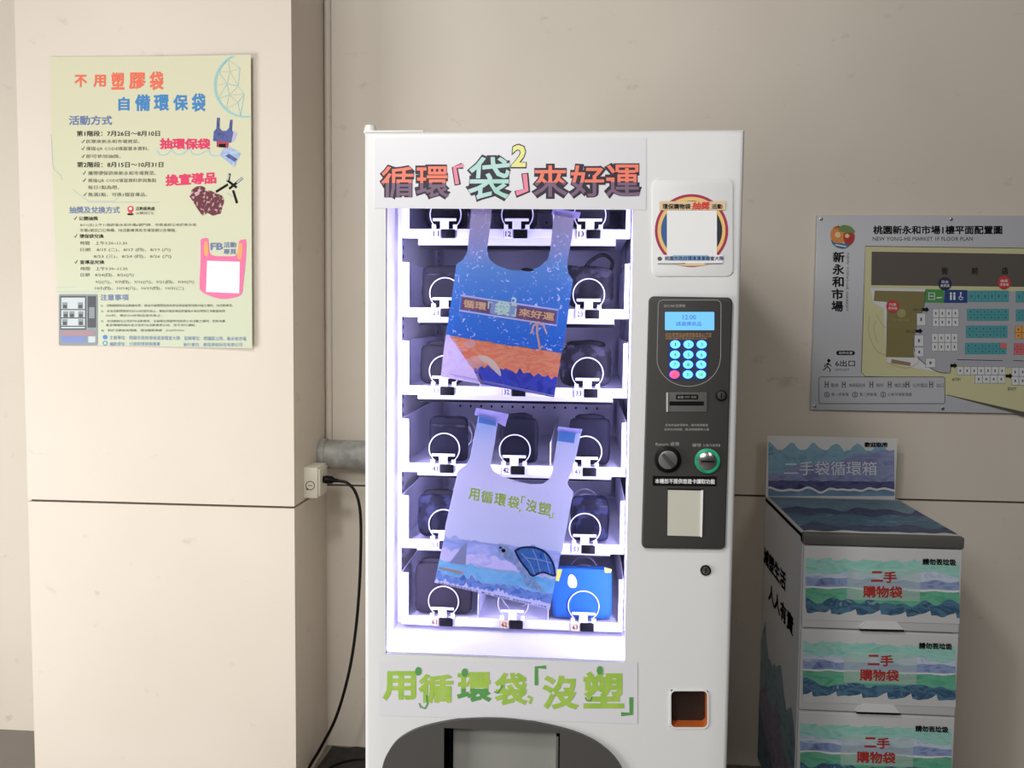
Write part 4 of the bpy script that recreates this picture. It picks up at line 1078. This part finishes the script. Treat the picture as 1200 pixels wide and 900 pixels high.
b.flat(p2, rrect(92, 530, 302, 806, 8, 3), MG, W); b.rect(p2, 100, 540, 240, 722, MDK, W * 1.3); b.rect(p2, 106, 548, 234, 714, MLT, W * 1.6)
for y in (610, 655, 700): b.rect(p2, 106, y, 234, y + 6, MDK, W * 1.9)
for x, y in ((112, 574), (196, 574), (116, 622), (150, 622), (198, 622), (112, 664), (198, 664)): b.rect(p2, x, y, x + 28, y + 34, MG, W * 2); b.rect(p2, x + 4, y + 14, x + 24, y + 32, MDK, W * 2.2)
b.rect(p2, 248, 540, 294, 710, MDK, W * 1.3); b.rect(p2, 256, 600, 286, 660, MG, W * 1.6); b.rect(p2, 104, 728, 286, 752, mat('picture_machine_sign', (170, 130, 140), .5), W * 1.5); b.rect(p2, 106, 758, 240, 790, mat('picture_machine_blue', (120, 136, 196), .5), W * 1.5); b.rect(p2, 252, 758, 290, 790, MLT, W * 1.5)
b.build('machine_picture', po)
b = MB(); RP = mat('poster_red_ink', (220, 60, 60), .5)
b.ell(p2, 480, 70, 17, 17, RP, W, 18); b.ell(p2, 480, 68, 8, 8, WHITE, W * 1.4, 12); b.flat(p2, [(466, 80), (494, 80), (482, 98), (478, 98)], RP, W); b.ell(p2, 479, 98, 18, 6, INK, W * .8, 14)
b.build('pin_icon', po)

# ================================================================== FLOOR PLAN BOARD
mloc = at(1120, 370, YW)
mbd = thing('floor_plan_board', 'grey market floor plan board on the back wall above the drawer cabinet', 'sign', (mloc.x, YW, mloc.z))
BRD = mat('board_grey_white', (188, 190, 196), .35)
bx0 = (at(957, 253, YW).x + at(948, 478, YW).x) / 2 ; bz1 = (at(960, 252, YW).z + at(1198, 254, YW).z) / 2; bz0 = (at(948, 478, YW).z + at(1198, 486, YW).z) / 2
YM = YW - .016
b = MB(); b.box(bx0, bx0 + 1.08, YM, YW - .0005, bz0, bz1, BRD, .002); b.build('panel', mbd)
pm = Plane('y', YM); m7 = pm.crop(940, 240, 3.4615)
b = MB()
OLV = mat('plan_pale_olive', (206, 202, 158), .5); DOL = mat('plan_olive', (128, 118, 74), .5); DGR = mat('plan_dark_street', (90, 84, 78), .5); LGR = mat('plan_floor_grey', (170, 172, 180), .5); STW = mat('plan_stall_white', (214, 216, 220), .5); TEAL = mat('plan_teal', (76, 158, 166), .5); GRNP = mat('plan_green', (72, 146, 74), .5); NVP = mat('plan_blue', (36, 64, 128), .5); RDP = mat('plan_red', (196, 58, 62), .5); NV2 = mat('plan_navy', (36, 38, 80), .5); ORG = mat('plan_orange', (226, 160, 74), .5); RS = mat('plan_rose', (216, 106, 112), .5)
b.flat(m7, [(256, 168), (1360, 182), (1320, 920), (860, 845), (580, 770), (580, 704), (258, 696), (240, 690)], OLV, .0003)
b.line(m7, [(1360, 182), (256, 168), (248, 440), (240, 680), (256, 696), (580, 704)], 3, GREYINK, .0006)
b.flat(m7, [(282, 190), (1330, 206), (1328, 338), (280, 326)], DGR, .0006)
b.flat(m7, [(276, 338), (500, 342), (492, 400), (500, 430), (470, 440), (450, 560), (464, 600), (540, 678), (344, 640), (330, 420), (290, 400)], STW, .0006)
b.flat(m7, [(294, 348), (500, 352), (498, 398), (488, 430), (470, 452), (462, 490), (478, 510), (455, 530), (450, 580), (456, 620), (340, 618), (344, 394), (290, 390)], DOL, .0008)
ln = [tuple(v[:2]) for v in curve_pts([(500, 345, 0), (494, 410, 0), (470, 470, 0), (455, 530, 0), (452, 580, 0), (470, 620, 0), (520, 662, 0), (560, 680, 0), (600, 682, 0)], 5)]
b.flat(m7, ln + [(604, 652), (830, 662), (840, 660), (1340, 690), (1340, 360)], LGR, .0010)
b.line(m7, ln + [(604, 652), (624, 654)], 3, GREYINK, .0014)
b.flat(m7, [(580, 770), (900, 856), (1000, 884), (1000, 868), (900, 840), (590, 770)], DGR, .0008)
for pts in ([(272, 450), (270, 520), (300, 590), (340, 610)], [(300, 470), (290, 500), (306, 560)], [(300, 440), (320, 480), (340, 500)], [(340, 640), (420, 662), (470, 640), (468, 610)]): b.line(m7, [tuple(v[:2]) for v in curve_pts([(*p, 0) for p in pts], 4)], 2.5, mat('plan_path_line', (176, 172, 140), .5), .0012)
b.flat(m7, [(362, 626), (440, 640), (438, 654), (360, 642)], mat('plan_brown', (146, 124, 88), .5), .0012)
b.flat(m7, [(500, 342), (576, 344), (574, 398), (498, 396)], GRNP, .0014); b.flat(m7, [(578, 344), (670, 346), (670, 398), (574, 398)], NVP, .0014)
def cells(x0, y0, x1, y1, nx, ny, m, sk=0, w=.0014, gapc=GREYINK):
    b.rect(m7, x0, y0, x1, y1, gapc, w)
    cw = (x1 - x0) / nx; chh = (y1 - y0) / ny
    for i in range(nx):
        for j in range(ny):
            b.rect(m7, x0 + i * cw + 1, y0 + j * chh + 1, x0 + (i + 1) * cw - 1, y0 + (j + 1) * chh - 1, m, w + .0004)
            b.rect(m7, x0 + i * cw + cw * .4, y0 + j * chh + chh * .36, x0 + i * cw + cw * .6, y0 + j * chh + chh * .64, GREYINK, w + .0007)
DTL = mat('plan_teal_line', (58, 128, 140), .5)
for x0, y0, x1, y1, nx, ny in ((672, 348, 838, 394, 6, 1), (668, 422, 838, 470, 6, 2), (664, 490, 832, 540, 6, 2), (660, 560, 828, 606, 6, 2), (866, 350, 1030, 396, 6, 1), (866, 424, 1030, 472, 6, 2)): cells(x0, y0, x1, y1, nx, ny, TEAL, gapc=DTL)
cells(862, 492, 1028, 544, 6, 2, ORG); cells(858, 562, 1024, 608, 6, 2, RS); b.rect(m7, 804, 560, 828, 582, RS, .0024)
cells(528, 422, 634, 494, 4, 2, STW); cells(524, 522, 630, 594, 4, 2, STW); cells(626, 656, 824, 690, 7, 1, STW); cells(700, 690, 822, 724, 4, 1, STW); cells(848, 660, 1000, 732, 5, 2, STW)
for x0, y0, x1, y1 in ((464, 440, 500, 490), (454, 528, 492, 574), (456, 578, 492, 616), (500, 622, 540, 660)): cells(x0, y0, x1, y1, 1, 1, STW)
b.line(m7, [(626, 628), (812, 632)], 2.5, INK, .0016); b.line(m7, [(856, 632), (1000, 636)], 2.5, INK, .0016)
for cx, cy in ((498, 425), (472, 512), (612, 652), (836, 694)): b.flat(m7, [(cx - 12, cy - 6), (cx + 4, cy - 6), (cx + 4, cy - 12), (cx + 16, cy), (cx + 4, cy + 12), (cx + 4, cy + 6), (cx - 12, cy + 6)], INK, .0026)
b.build('floor_plan', mbd)
b = MB()
for cx, cy, r_, m_, s1, s2 in ((578, 320, 27, NV2, '現金', '繳費處'), (818, 316, 27, RDP, '機車', '停車場'), (366, 412, 26, RDP, '汽車', '停車場')):
    b.ell(m7, cx, cy, r_, r_, m_, .0030, 24); b.text(m7, s1, cx - 15, cy - 13, cx + 15, cy - 1, WHITE, .0034); b.text(m7, s2, cx - 18, cy + 2, cx + 18, cy + 14, WHITE, .0034)
for ch, x in (('街', 578), ('前', 700), ('店', 822)): b.text(m7, ch, x - 13, 254, x + 13, 282, INK, .0012, r=.02)
LW = mat('plan_icon_white', (220, 226, 230), .5)
b.ell(m7, 402, 440, 18, 18, mat('plan_tree', (160, 152, 104), .5), .0016, 14); b.text(m7, '停車場', 362, 460, 434, 474, mat('plan_tree', (160, 152, 104), .5), .0016)
b.line(m7, [(512, 358), (536, 358), (536, 384), (512, 384)], 4, LW, .0030, closed=True); b.line(m7, [(516, 371), (532, 371)], 4, LW, .0030); b.line(m7, [(544, 378), (566, 376)], 5, LW, .0030)
for x in (602, 616): b.ell(m7, x, 360, 5, 5, LW, .0030, 10); b.rect(m7, x - 4, 366, x + 4, 386, LW, .0030)
b.ell(m7, 642, 358, 4, 4, LW, .0030, 10); b.line(m7, [(642, 362), (642, 374), (652, 378)], 4, LW, .0030); b.line(m7, [(638, 370), (634, 380), (642, 386), (650, 382)], 3, LW, .0030)
b.text(m7, 'A出入口', 448, 418, 486, 430, GREYINK, .003); b.text(m7, 'B出入口', 420, 506, 460, 518, GREYINK, .003); b.text(m7, 'ATM', 606, 702, 640, 714, GREYINK, .003); b.text(m7, 'EXIT', 834, 740, 868, 752, GREYINK, .003)
b.build('plan_marker', mbd)
b = MB()
b.text(m7, '桃園新永和市場1樓平面配置圖', 288, 84, 812, 120, INK, .0006, r=.03, slope=0)
b.text(m7, 'NEW YONG-HE MARKET 1F FLOOR PLAN', 286, 130, 692, 146, GREYINK, .0006, r=.01)
for i, ch in enumerate('新永和市場'): b.text(m7, ch, 124 - i * 1.5, 190 + i * 50, 172 - i * 1.5, 234 + i * 50, INK, .0006, r=.03)
b.text(m7, 'NEW YONG-HE MARKET', 0, 0, 0, 0, GREYINK, .0006, quad=[(181, 196), (176, 432), (191, 196)])
b.prism([m7(x, y, 0) for x, y in rrect(138, 592, 214, 610, 9, 4)], (0, -.0006, 0), INK); b.text(m7, '您的位置', 148, 596, 204, 606, WHITE, .001)
b.text(m7, '6出口', 134, 630, 214, 656, INK, .0006, r=.01); b.text(m7, 'GATE EXIT', 132, 664, 192, 674, GREYINK, .0006)
b.ell(m7, 108, 632, 7, 7, INK, .0006, 12)
for pts in ([(106, 640), (102, 656), (114, 668), (112, 678)], [(104, 654), (92, 666), (84, 670)], [(106, 642), (94, 650), (90, 658)], [(106, 644), (118, 654)]): b.line(m7, pts, 4, INK, .0006)
b.build('board_lettering', mbd)
b = MB(); b.line(m7, rrect(68, 698, 578, 806, 8, 3), 2.5, GREYINK, .0016, closed=True); b.flat(m7, rrect(68, 698, 578, 806, 8, 3), BRD, .0012)
for x, s in ((116, '電梯'), (190, '無障礙廁所'), (300, '廁所'), (374, '哺乳室'), (448, '公共電話'), (544, '出口')): b.text(m7, s, x, 724, x + min(66, 15 * len(s)), 740, GREYINK, .0018)
for x, s in ((118, '第一停車場'), (232, '第二停車場'), (346, '公有市場管理處')): b.text(m7, s, x, 762, x + 14 * len(s), 776, GREYINK, .0018)
for x in (100, 170, 282, 356, 428, 524): b.rect(m7, x - 9, 716, x - 5, 742, GREYINK, .0018); b.rect(m7, x + 2, 716, x + 6, 742, GREYINK, .0018); b.rect(m7, x - 9, 726, x + 6, 730, GREYINK, .0018)
for x in (100, 214, 328): b.line(m7, [(x + 10 * math.cos(a / 7 * math.pi), 770 + 10 * math.sin(a / 7 * math.pi)) for a in range(14)], 3, GREYINK, .0018, closed=True); b.rect(m7, x - 2, 764, x + 2, 776, GREYINK, .0018)
b.build('legend', mbd)
# round fruit emblem
b = MB(); e1 = mat('emblem_orange', (224, 138, 74), .5); e2 = mat('emblem_green', (104, 140, 74), .5); e3 = mat('emblem_red', (176, 50, 46), .5); e4 = mat('emblem_blue', (64, 116, 150), .5); e5 = mat('emblem_cream', (228, 206, 150), .5)
b.ell(m7, 148, 122, 34, 36, e1, .0006, 24); b.flat(m7, [tuple(v[:2]) for v in curve_pts([(146, 92, 0), (168, 82, 0), (196, 88, 0), (214, 108, 0), (204, 116, 0), (176, 112, 0), (150, 106, 0), (146, 93, 0)], 4)], e2, .0009)
b.flat(m7, [tuple(v[:2]) for v in curve_pts([(168, 116, 0), (190, 112, 0), (212, 120, 0), (210, 146, 0), (194, 164, 0), (176, 160, 0), (168, 140, 0), (168, 118, 0)], 4)], e3, .0011)
b.flat(m7, [tuple(v[:2]) for v in curve_pts([(116, 140, 0), (134, 154, 0), (160, 156, 0), (192, 164, 0), (172, 178, 0), (144, 174, 0), (124, 160, 0), (116, 141, 0)], 4)], e4, .0013)
b.ell(m7, 144, 122, 12, 12, e5, .0015, 16); b.ell(m7, 182, 126, 9, 9, e5, .0015, 14); b.line(m7, [(134, 162), (156, 166), (178, 170)], 4, WHITE, .0017)
for a in range(6): b.line(m7, [(130 + a * 4, 100 - a * 2), (126 + a * 4, 92 - a * 2)], 4, e1, .0006)
b.build('fruit_emblem', mbd)
for sx, sz in ((bx0 + .012, bz1 - .012), (bx0 + .012, bz0 + .012), (bx0 + .42, bz1 - .012), (bx0 + .42, bz0 + .012)):
    b = MB(); b.tube([(sx, YM + .001, sz), (sx, YM - .003, sz), (sx, YM - .0035, sz)], [.005, .005, .003], CHROME, 14); b.build('screw', mbd)

# ================================================================== DRAWER CABINET
YF = .64
KX0 = (at(942, 640, YF).x + at(931, 895, YF).x) / 2; KX1 = (at(1130, 640, YF).x + at(1118, 895, YF).x) / 2
KZ = (at(942, 624, YF).z + at(1130, 630, YF).z) / 2
YKB = 1.165
cab = thing('drawer_cabinet', 'white drawer cabinet covered in wave prints beside the vending machine', 'cabinet', ((KX0 + KX1) / 2, (YF + YKB) / 2, 0))
CABW = mat('cabinet_white', (206, 206, 206), .45); CABG = mat('cabinet_grey_rim', (92, 91, 88), .45); SIDE = mat('cabinet_side_white', (196, 198, 206), .5)
D1 = (at(1035, 642, YF).z, at(1033, 738.5, YF).z)
dh = D1[0] - D1[1]; gapz = .004
b = MB(); b.box(KX0, KX0 + .016, YF + .008, YKB, .06, KZ - .004, SIDE, .002); b.box(KX1 - .016, KX1, YF + .008, YKB, .06, KZ - .004, SIDE, .002)
b.box(KX0 + .016, KX1 - .016, YKB - .012, YKB, .06, KZ - .004, SIDE); b.box(KX0 + .016, KX1 - .016, YF + .03, YKB - .012, .06, .075, SIDE)
b.box(KX0 + .016, KX1 - .016, YF + .06, YF + .07, .075, KZ - .06, BLACK)
b.build('carcass', cab)
b = MB(); b.box(KX0, KX1, YF - .002, YF + .03, D1[0] + .003, KZ - .001, CABG, .004, 3); b.box(KX0, KX1, YF + .02, YKB, KZ - .02, KZ, CABW, .003)
top = b.build('top', cab)
b = MB(); b.box(KX0 + .01, KX1 - .01, YF + .03, YKB - .01, .012, .06, CABG); 
b.build('plinth', cab)
for fx in (KX0 + .04, KX1 - .04):
    for fy in (YF + .07, YKB - .05):
        bb = MB(); bb.tube([(fx, fy, 0), (fx, fy, .014)], .02, BLACK, 14); bb.build('foot', cab)
# top print
tz = Plane('z', KZ)
T1 = wcolor('top_slate_wave', [(88, 118, 140), (120, 148, 166), (104, 132, 152)], 14, (1, 2, 1)); T2 = wcolor('top_navy_wave', [(40, 44, 78), (70, 84, 118), (50, 54, 90)], 18, (1, 2, 1)); T3 = wcolor('top_teal_wave', [(84, 124, 146), (66, 100, 130), (110, 146, 164)], 18, (1, 2, 1))
def topband(b, ya, yb, m, seed, amp, w):
    vs = []; fs = []; n = 40
    for i in range(n + 1):
        x = KX0 + .006 + (KX1 - KX0 - .012) * i / n
        o1_ = noise.noise(Vector((x * 16, seed, 0))) * amp; o2_ = noise.noise(Vector((x * 16, seed + 5, 0))) * amp
        vs += [(x, min(YKB - .03, max(YF + .008, yb + o2_)), KZ + w), (x, max(YF + .008, ya + o1_), KZ + w)]
    for i in range(n): fs.append([2 * i, 2 * i + 1, 2 * i + 3, 2 * i + 2])
    b.add(vs, fs, m)
b = MB(); L = YKB - .03 - YF
topband(b, YF + .05, YKB + .1, T1, 1, .0, .0003); topband(b, YF + L * .32, YF + L * .68, T2, 2, .07, .0006); topband(b, YF + L * .18, YF + L * .5, T3, 3, .05, .0009); topband(b, YF + .035, YF + L * .22, T2, 4, .05, .0012)
b.build('wave_print', top)
# side print
sp_ = Plane('x', KX0); s6 = sp_.crop(740, 650, 3.6); s5 = sp_.crop(880, 560, 4.5)
S1 = wcolor('side_teal_mountain', [(96, 126, 142), (120, 146, 160), (84, 112, 132)], 12, (1, 1, 1.5)); S2 = wcolor('side_violet_mountain', [(104, 98, 128), (128, 120, 146), (84, 82, 112)], 14, (1, 1, 1.5)); S3 = wcolor('side_navy_sea', [(56, 80, 106), (80, 106, 128), (44, 62, 92)], 14, (1, 1, 1.5))
b = MB()
y0s, y1s = YF + .012, YKB - .006
def sideband(top_pts, bot, m, w, seed, amp):
    vs = []; fs = []; n = 50
    for i in range(n + 1):
        u = i / n; y = y1s + (y0s - y1s) * u         # u = 0 at the wall, 1 at the front
        zt_ = 0
        for k in range(len(top_pts) - 1):
            if top_pts[k][0] <= u <= top_pts[k + 1][0]:
                f = (u - top_pts[k][0]) / (top_pts[k + 1][0] - top_pts[k][0]); zt_ = top_pts[k][1] + (top_pts[k + 1][1] - top_pts[k][1]) * f
        zt_ += noise.noise(Vector((u * 9, seed, 0))) * amp + noise.noise(Vector((u * 25, seed, 0))) * amp * .4
        vs += [(KX0 - w, y, max(zt_, bot + .002)), (KX0 - w, y, bot)]
    for i in range(n): fs.append([2 * i, 2 * i + 1, 2 * i + 3, 2 * i + 2])
    b.add(vs, fs, m)
sideband([(0, .46), (.12, .55), (.25, .44), (.45, .47), (.6, .50), (.75, .40), (.9, .44), (1, .36)], .07, S1, .0004, 1, .03)
sideband([(0, .30), (.2, .36), (.4, .30), (.55, .38), (.7, .28), (1, .22)], .07, S2, .0008, 2, .04)
sideband([(0, .26), (.2, .20), (.5, .15), (.8, .10), (1, .08)], .07, S3, .0012, 3, .015)
b.build('mountain_print', cab)
b = MB()
def side_text(b, s, u0, u1, z0, z1):
    vs, fs = glyphs(s, .03, 2)
    xa = min(v[0] for v in vs); xb = max(v[0] for v in vs); ya = min(v[1] for v in vs); yb = max(v[1] for v in vs)
    Yu = lambda u: y1s + (y0s - y1s) * u
    b.add([(KX0 - .0014, Yu(u0 + (u1 - u0) * (v[0] - xa) / (xb - xa)), z0 + (z1 - z0) * (v[1] - ya) / (yb - ya)) for v in vs], fs, INK)
pa, pb = atx(895, 648, KX0), atx(921, 683, KX0); 
def uof(p): return (p.y - y1s) / (y0s - y1s)
u0 = uof(atx(895, 660, KX0)); u1 = uof(atx(921.5, 672, KX0)); u2 = uof(atx(901, 695, KX0)); u3 = uof(atx(931, 720, KX0))
za, zb_ = atx(897, 641, KX0).z, atx(897, 662, KX0).z
zc_, zd = atx(903, 684, KX0).z, atx(903, 706, KX0).z
side_text(b, '減塑生活', u0, u1, zb_, za); b.build('side_lettering', cab); b = MB(); side_text(b, '人人有責', u2, u3, zd, zc_)
b.build('side_lettering', cab)
# drawers
c5d = Plane('y', YF - .002).crop(940, 630, 6.0)
A1 = wcolor('print_mint', [(140, 204, 192), (164, 214, 204), (124, 194, 180)], 12, (1, 1, 3)); A2 = wcolor('print_mist', [(180, 200, 222), (206, 216, 230), (150, 172, 212)], 14, (1, 1, 2.5)); A3 = wcolor('print_periwinkle', [(110, 128, 180), (150, 168, 208), (92, 108, 164)], 14, (1, 1, 3)); A4 = wcolor('print_jade', [(84, 168, 136), (110, 184, 152), (72, 152, 126)], 12, (1, 1, 3)); A5 = wcolor('print_ocean', [(38, 70, 102), (84, 126, 152), (46, 80, 114), (124, 164, 178)], 18, (1, 1, 1.8))
CARD = mat('drawer_print_white', (224, 223, 222), .5); REDT = mat('drawer_red_lettering', (172, 44, 40), .5); PATCH = mat('pale_label_patch', (214, 232, 228), .5, alpha=.42)
FOAM = mat('drawer_foam_white', (228, 230, 232), .5)
dslope = lambda x: (x - 20) * 30 / 1090.
def nz_(seed, a, f): return lambda x: noise.noise(Vector((x * f, seed, 1.7))) * a
def cusp(x, per, ph, a):          # breaking-wave crests
    t = ((x + ph) / per) % 1.0
    return -a * (t ** 3)
def drawer(i):
    dz = -i * (dh + gapz)
    b = MB(); b.box(KX0 + .003, KX1 - .003, YF - .002, YF + .05, D1[1], D1[0], CABW, .004, 3)
    b.box(KX0 + .02, KX1 - .02, YF + .05, YF + .058, D1[1] + .01, D1[0] - .02, CABW)
    dr = b.build('drawer', cab)
    sd = i * 3.7
    b = MB(); xl, xr = 24, 1104
    n1, n2, n3, n4, n5, n6 = nz_(1 + sd, 14, .012), nz_(2 + sd, 50, .006), nz_(3 + sd, 22, .009), nz_(4 + sd, 14, .01), nz_(5 + sd, 46, .011), nz_(6 + sd, 16, .015)
    t0 = lambda x: 152 + dslope(x) * .8 + n1(x) + cusp(x, 118, 30 + sd * 40, 16)
    b.band(c5d, xl, xr, t0, lambda x: 260 + dslope(x) + n2(x), A1, .0004, 90)
    b.band(c5d, xl, xr, lambda x: 246 + dslope(x) + n2(x), lambda x: 300 + dslope(x), A2, .0008, 70)
    b.band(c5d, xl, xr, lambda x: 282 + dslope(x) + n3(x), lambda x: 345 + dslope(x), A3, .0012, 70)
    b.band(c5d, xl, xr, lambda x: 338 + dslope(x) + n4(x) * .5, lambda x: 352 + dslope(x) + n4(x), FOAM, .0016, 70)
    b.band(c5d, xl, xr, lambda x: 350 + dslope(x) + n4(x), lambda x: 470 + dslope(x), A4, .0016, 70)
    b.band(c5d, xl, xr, lambda x: 446 + dslope(x) + n5(x) - 12, lambda x: 530 + dslope(x) + n6(x), A5, .0020, 90)
    b.band(c5d, xl, xr, lambda x: 530 + dslope(x) + n6(x) + cusp(x, 176, 150 + sd * 30, 40), lambda x: 575 + dslope(x), CABW, .0024, 120)
    pr = b.build('wave_print', dr)
    b = MB(); b.flat(c5d, [(316, 222), (830, 234), (826, 446), (312, 432)], PATCH, .0028); b.build('label_patch', dr)
    b = MB()
    b.text(c5d, '二', 482, 234, 566, 308, REDT, .0032, r=.03); b.text(c5d, '手', 570, 236, 662, 316, REDT, .0032, r=.03)
    b.text(c5d, '購物袋', 424, 338, 704, 422, REDT, .0032, r=.03, slope=6)
    b.build('lettering', dr); b = MB()
    b.text(c5d, '請勿丟垃圾', 844, 146, 1080, 192, INK, .0032, r=.035, slope=6)
    b.build('notice_lettering', dr)
    b = MB()
    P = [(395, 637), (440, 572), (660, 578), (706, 644)]
    z_ = lambda p, w: c5d(p[0], p[1], w)
    vs = [z_(P[0], 0), z_(P[1], 0), z_(P[2], 0), z_(P[3], 0), z_((399, 630), .012), z_((448, 586), .004), z_((652, 592), .004), z_((702, 637), .012)]
    b.add(vs, [[4, 5, 6, 7], [0, 1, 5, 4], [1, 2, 6, 5], [2, 3, 7, 6], [3, 0, 4, 7]], CABW)
    b.flat(c5d, [(395, 632), (706, 639), (706, 650), (392, 643)], BLACK, .0125)
    b.build('handle', dr)
    dr.location.z += dz
    return dr
for i in range(3): drawer(i)
# header board standing on the top at the back
YH = YKB - .012
b = MB(); b.box(at(898, 560, YH).x, at(1050, 560, YH).x, YH, YH + .006, KZ - .0005, at(970, 512, YH).z, CARD, .0008)
hb = b.build('header_board', cab)
h8 = Plane('y', YH).crop(880, 500, 3.75)
H1 = wcolor('header_teal_peaks', [(120, 164, 188), (146, 184, 204), (100, 140, 172)], 14, (1, 1, 2)); H2 = wcolor('header_violet_sea', [(134, 138, 184), (150, 160, 198), (112, 112, 164)], 14, (1, 1, 3)); H3 = wcolor('header_navy_band', [(66, 64, 112), (92, 92, 140), (54, 52, 98)], 16, (1, 1, 3)); H4 = wcolor('header_low_wave', [(96, 130, 164), (124, 156, 184)], 14, (1, 1, 2))
b = MB(); hx0, hx1 = 76, 630
b.band(h8, hx0, hx1, lambda x: 100 + (x - 76) * .01 - 34 * max(0, 1 - abs(((x - 130) % 97) - 48) / 36.) + rag(1, 10, .05)(x), lambda x: 220, H1, .0004, 110)
b.band(h8, hx0, hx1, lambda x: 205 - (x - 76) * .20 + rag(2, 30, .012)(x), lambda x: 240 + (x - 76) * .01, H2, .0008, 60)
b.band(h8, hx0, hx1, lambda x: 236 + (x - 76) * .01 + rag(3, 6, .04)(x), lambda x: 284, H3, .0012, 60)
b.band(h8, hx0, hx1, lambda x: 272 + rag(4, 22, .018)(x), lambda x: 284 + rag(4, 22, .018)(x), FOAM, .0016, 60)
b.band(h8, hx0, hx1, lambda x: 282 + rag(4, 22, .018)(x), lambda x: 304, H4, .0016, 60)
b.build('sea_print', hb)
b = MB()
b.text(h8, '二手袋循環箱', 144, 152, 552, 214, mat('header_letter_white', (232, 232, 242), .5), .0022, r=.004)
b.build('lettering', hb); b = MB(); b.text(h8, '歡迎取用', 498, 68, 598, 90, INK, .0022, r=.04)
b.build('notice_lettering', hb)

# ================================================================== PIPE, SOCKET BOX, CORD
PVC = mat('grey_pvc', (142, 142, 138), .45, col2=(176, 176, 172), scale=26, bump=.1)
pz = at(400, 534, 1.15).z; pyy = YW - .062
b = MB(); b.tube([(CX1 - .01, pyy, pz), (CX1 + .03, pyy, pz), (.05, pyy, pz), (.11, pyy, pz), (.14, pyy + .02, pz), (.15, YW + .01, pz)], .049, PVC, 28); 
pipe = b.build('pipe', None, (CX1 + .2, pyy, pz)); tag(pipe, 'grey plastic pipe running from the column behind the vending machine', 'pipe')
b = MB(); b.tube([(CX1 - .008, pyy, pz), (CX1 + .022, pyy, pz)], .0535, PVC, 28); b.build('coupling', pipe)
BOX = mat('ivory_plastic', (222, 216, 200), .4)
by0 = .985; bz_c = at(365, 566, by0).z; bz0_ = at(365, 584, by0).z; bz1_ = at(365, 548, by0).z; bxr = at(372, 566, by0).x
sock = thing('socket_box', 'ivory socket box on the side of the column', 'socket box', (CX1, by0 + .05, bz0_))
b = MB(); b.box(CX1 - .001, bxr, by0, by0 + .105, bz0_, bz1_, BOX, .003); b.build('case', sock)
b = MB(); b.box(bxr - .001, bxr + .005, by0 + .010, by0 + .095, bz0_ + .006, bz1_ - .006, BOX, .002); b.build('faceplate', sock)
b = MB(); kx, kz_ = (CX1 + bxr) / 2, bz_c - .006
b.line(Plane('y', by0), [(363.5 + 5 * math.cos(a / 8 * math.pi), 569 + 5 * math.sin(a / 8 * math.pi)) for a in range(16)], 1.0, GREYINK, .0004, closed=True); b.line(Plane('y', by0), [(361, 569), (366, 569)], .9, GREYINK, .0004)
b.build('knockout', sock)
b = MB(); b.tube([Vector((CX1 + .012, by0 - .002, bz0_ + .03)), Vector((CX1 + .012, by0 + .001, bz0_ + .03))], .0035, GREYINK, 10); b.build('screw', sock)
cy_ = by0 + .05
pz0 = at(385, 562, cy_).z; px0 = bxr + .005
cord = thing('power_cord', 'black power cord from the socket box down to the floor', 'cord', (px0 + .05, cy_, 0))
b = MB(); b.tube([(px0 + .0004, cy_, pz0), (px0 + .006, cy_, pz0), (px0 + .008, cy_, pz0), (px0 + .028, cy_, pz0 - .001), (px0 + .036, cy_, pz0 - .002), (px0 + .052, cy_, pz0 - .003)], [.012, .012, .0135, .0125, .007, .005], BLACK, 16); b.build('plug', cord)
pth = [(px0 + .048, cy_, pz0 - .003)]
for x, y, Y in ((407, 566, cy_), (416, 576, cy_), (421.5, 595, cy_), (423, 630, cy_), (421, 690, cy_), (416, 745, cy_), (408, 792, cy_), (394, 840, cy_), (377, 874, cy_), (364, 896, cy_ - .01)):
    pth.append(tuple(at(x, y, Y)))
zf_ = .0045
fpnt = lambda x, y: tuple(atz(x, y, zf_))
pth += [fpnt(352, 918), fpnt(356, 922), fpnt(372, 912), fpnt(388, 899), fpnt(408, 892), fpnt(430, 890), fpnt(470, 891)]
b = MB(); b.tube(curve_pts(pth, 8), .005, BLACK, 8); b.build('cable', cord)

for m_ in (PE, MI, FRI, FR, PALM, SAIL, ORB, TEDGE, _mats['turtle_seam_print'], _mats['bag_title_blue'], _mats['white_fin_print'], LIME): translucent(m_, .15)
translucent(TSH, .4); translucent(TSK, .4)
for o_ in list(bag1.children) + list(bag2.children):
    for sl_ in o_.material_slots: translucent(sl_.material, .62)
bpy.data.objects.remove(_to)
for o in bpy.data.objects:
    if '_o' in o: del o['_o']
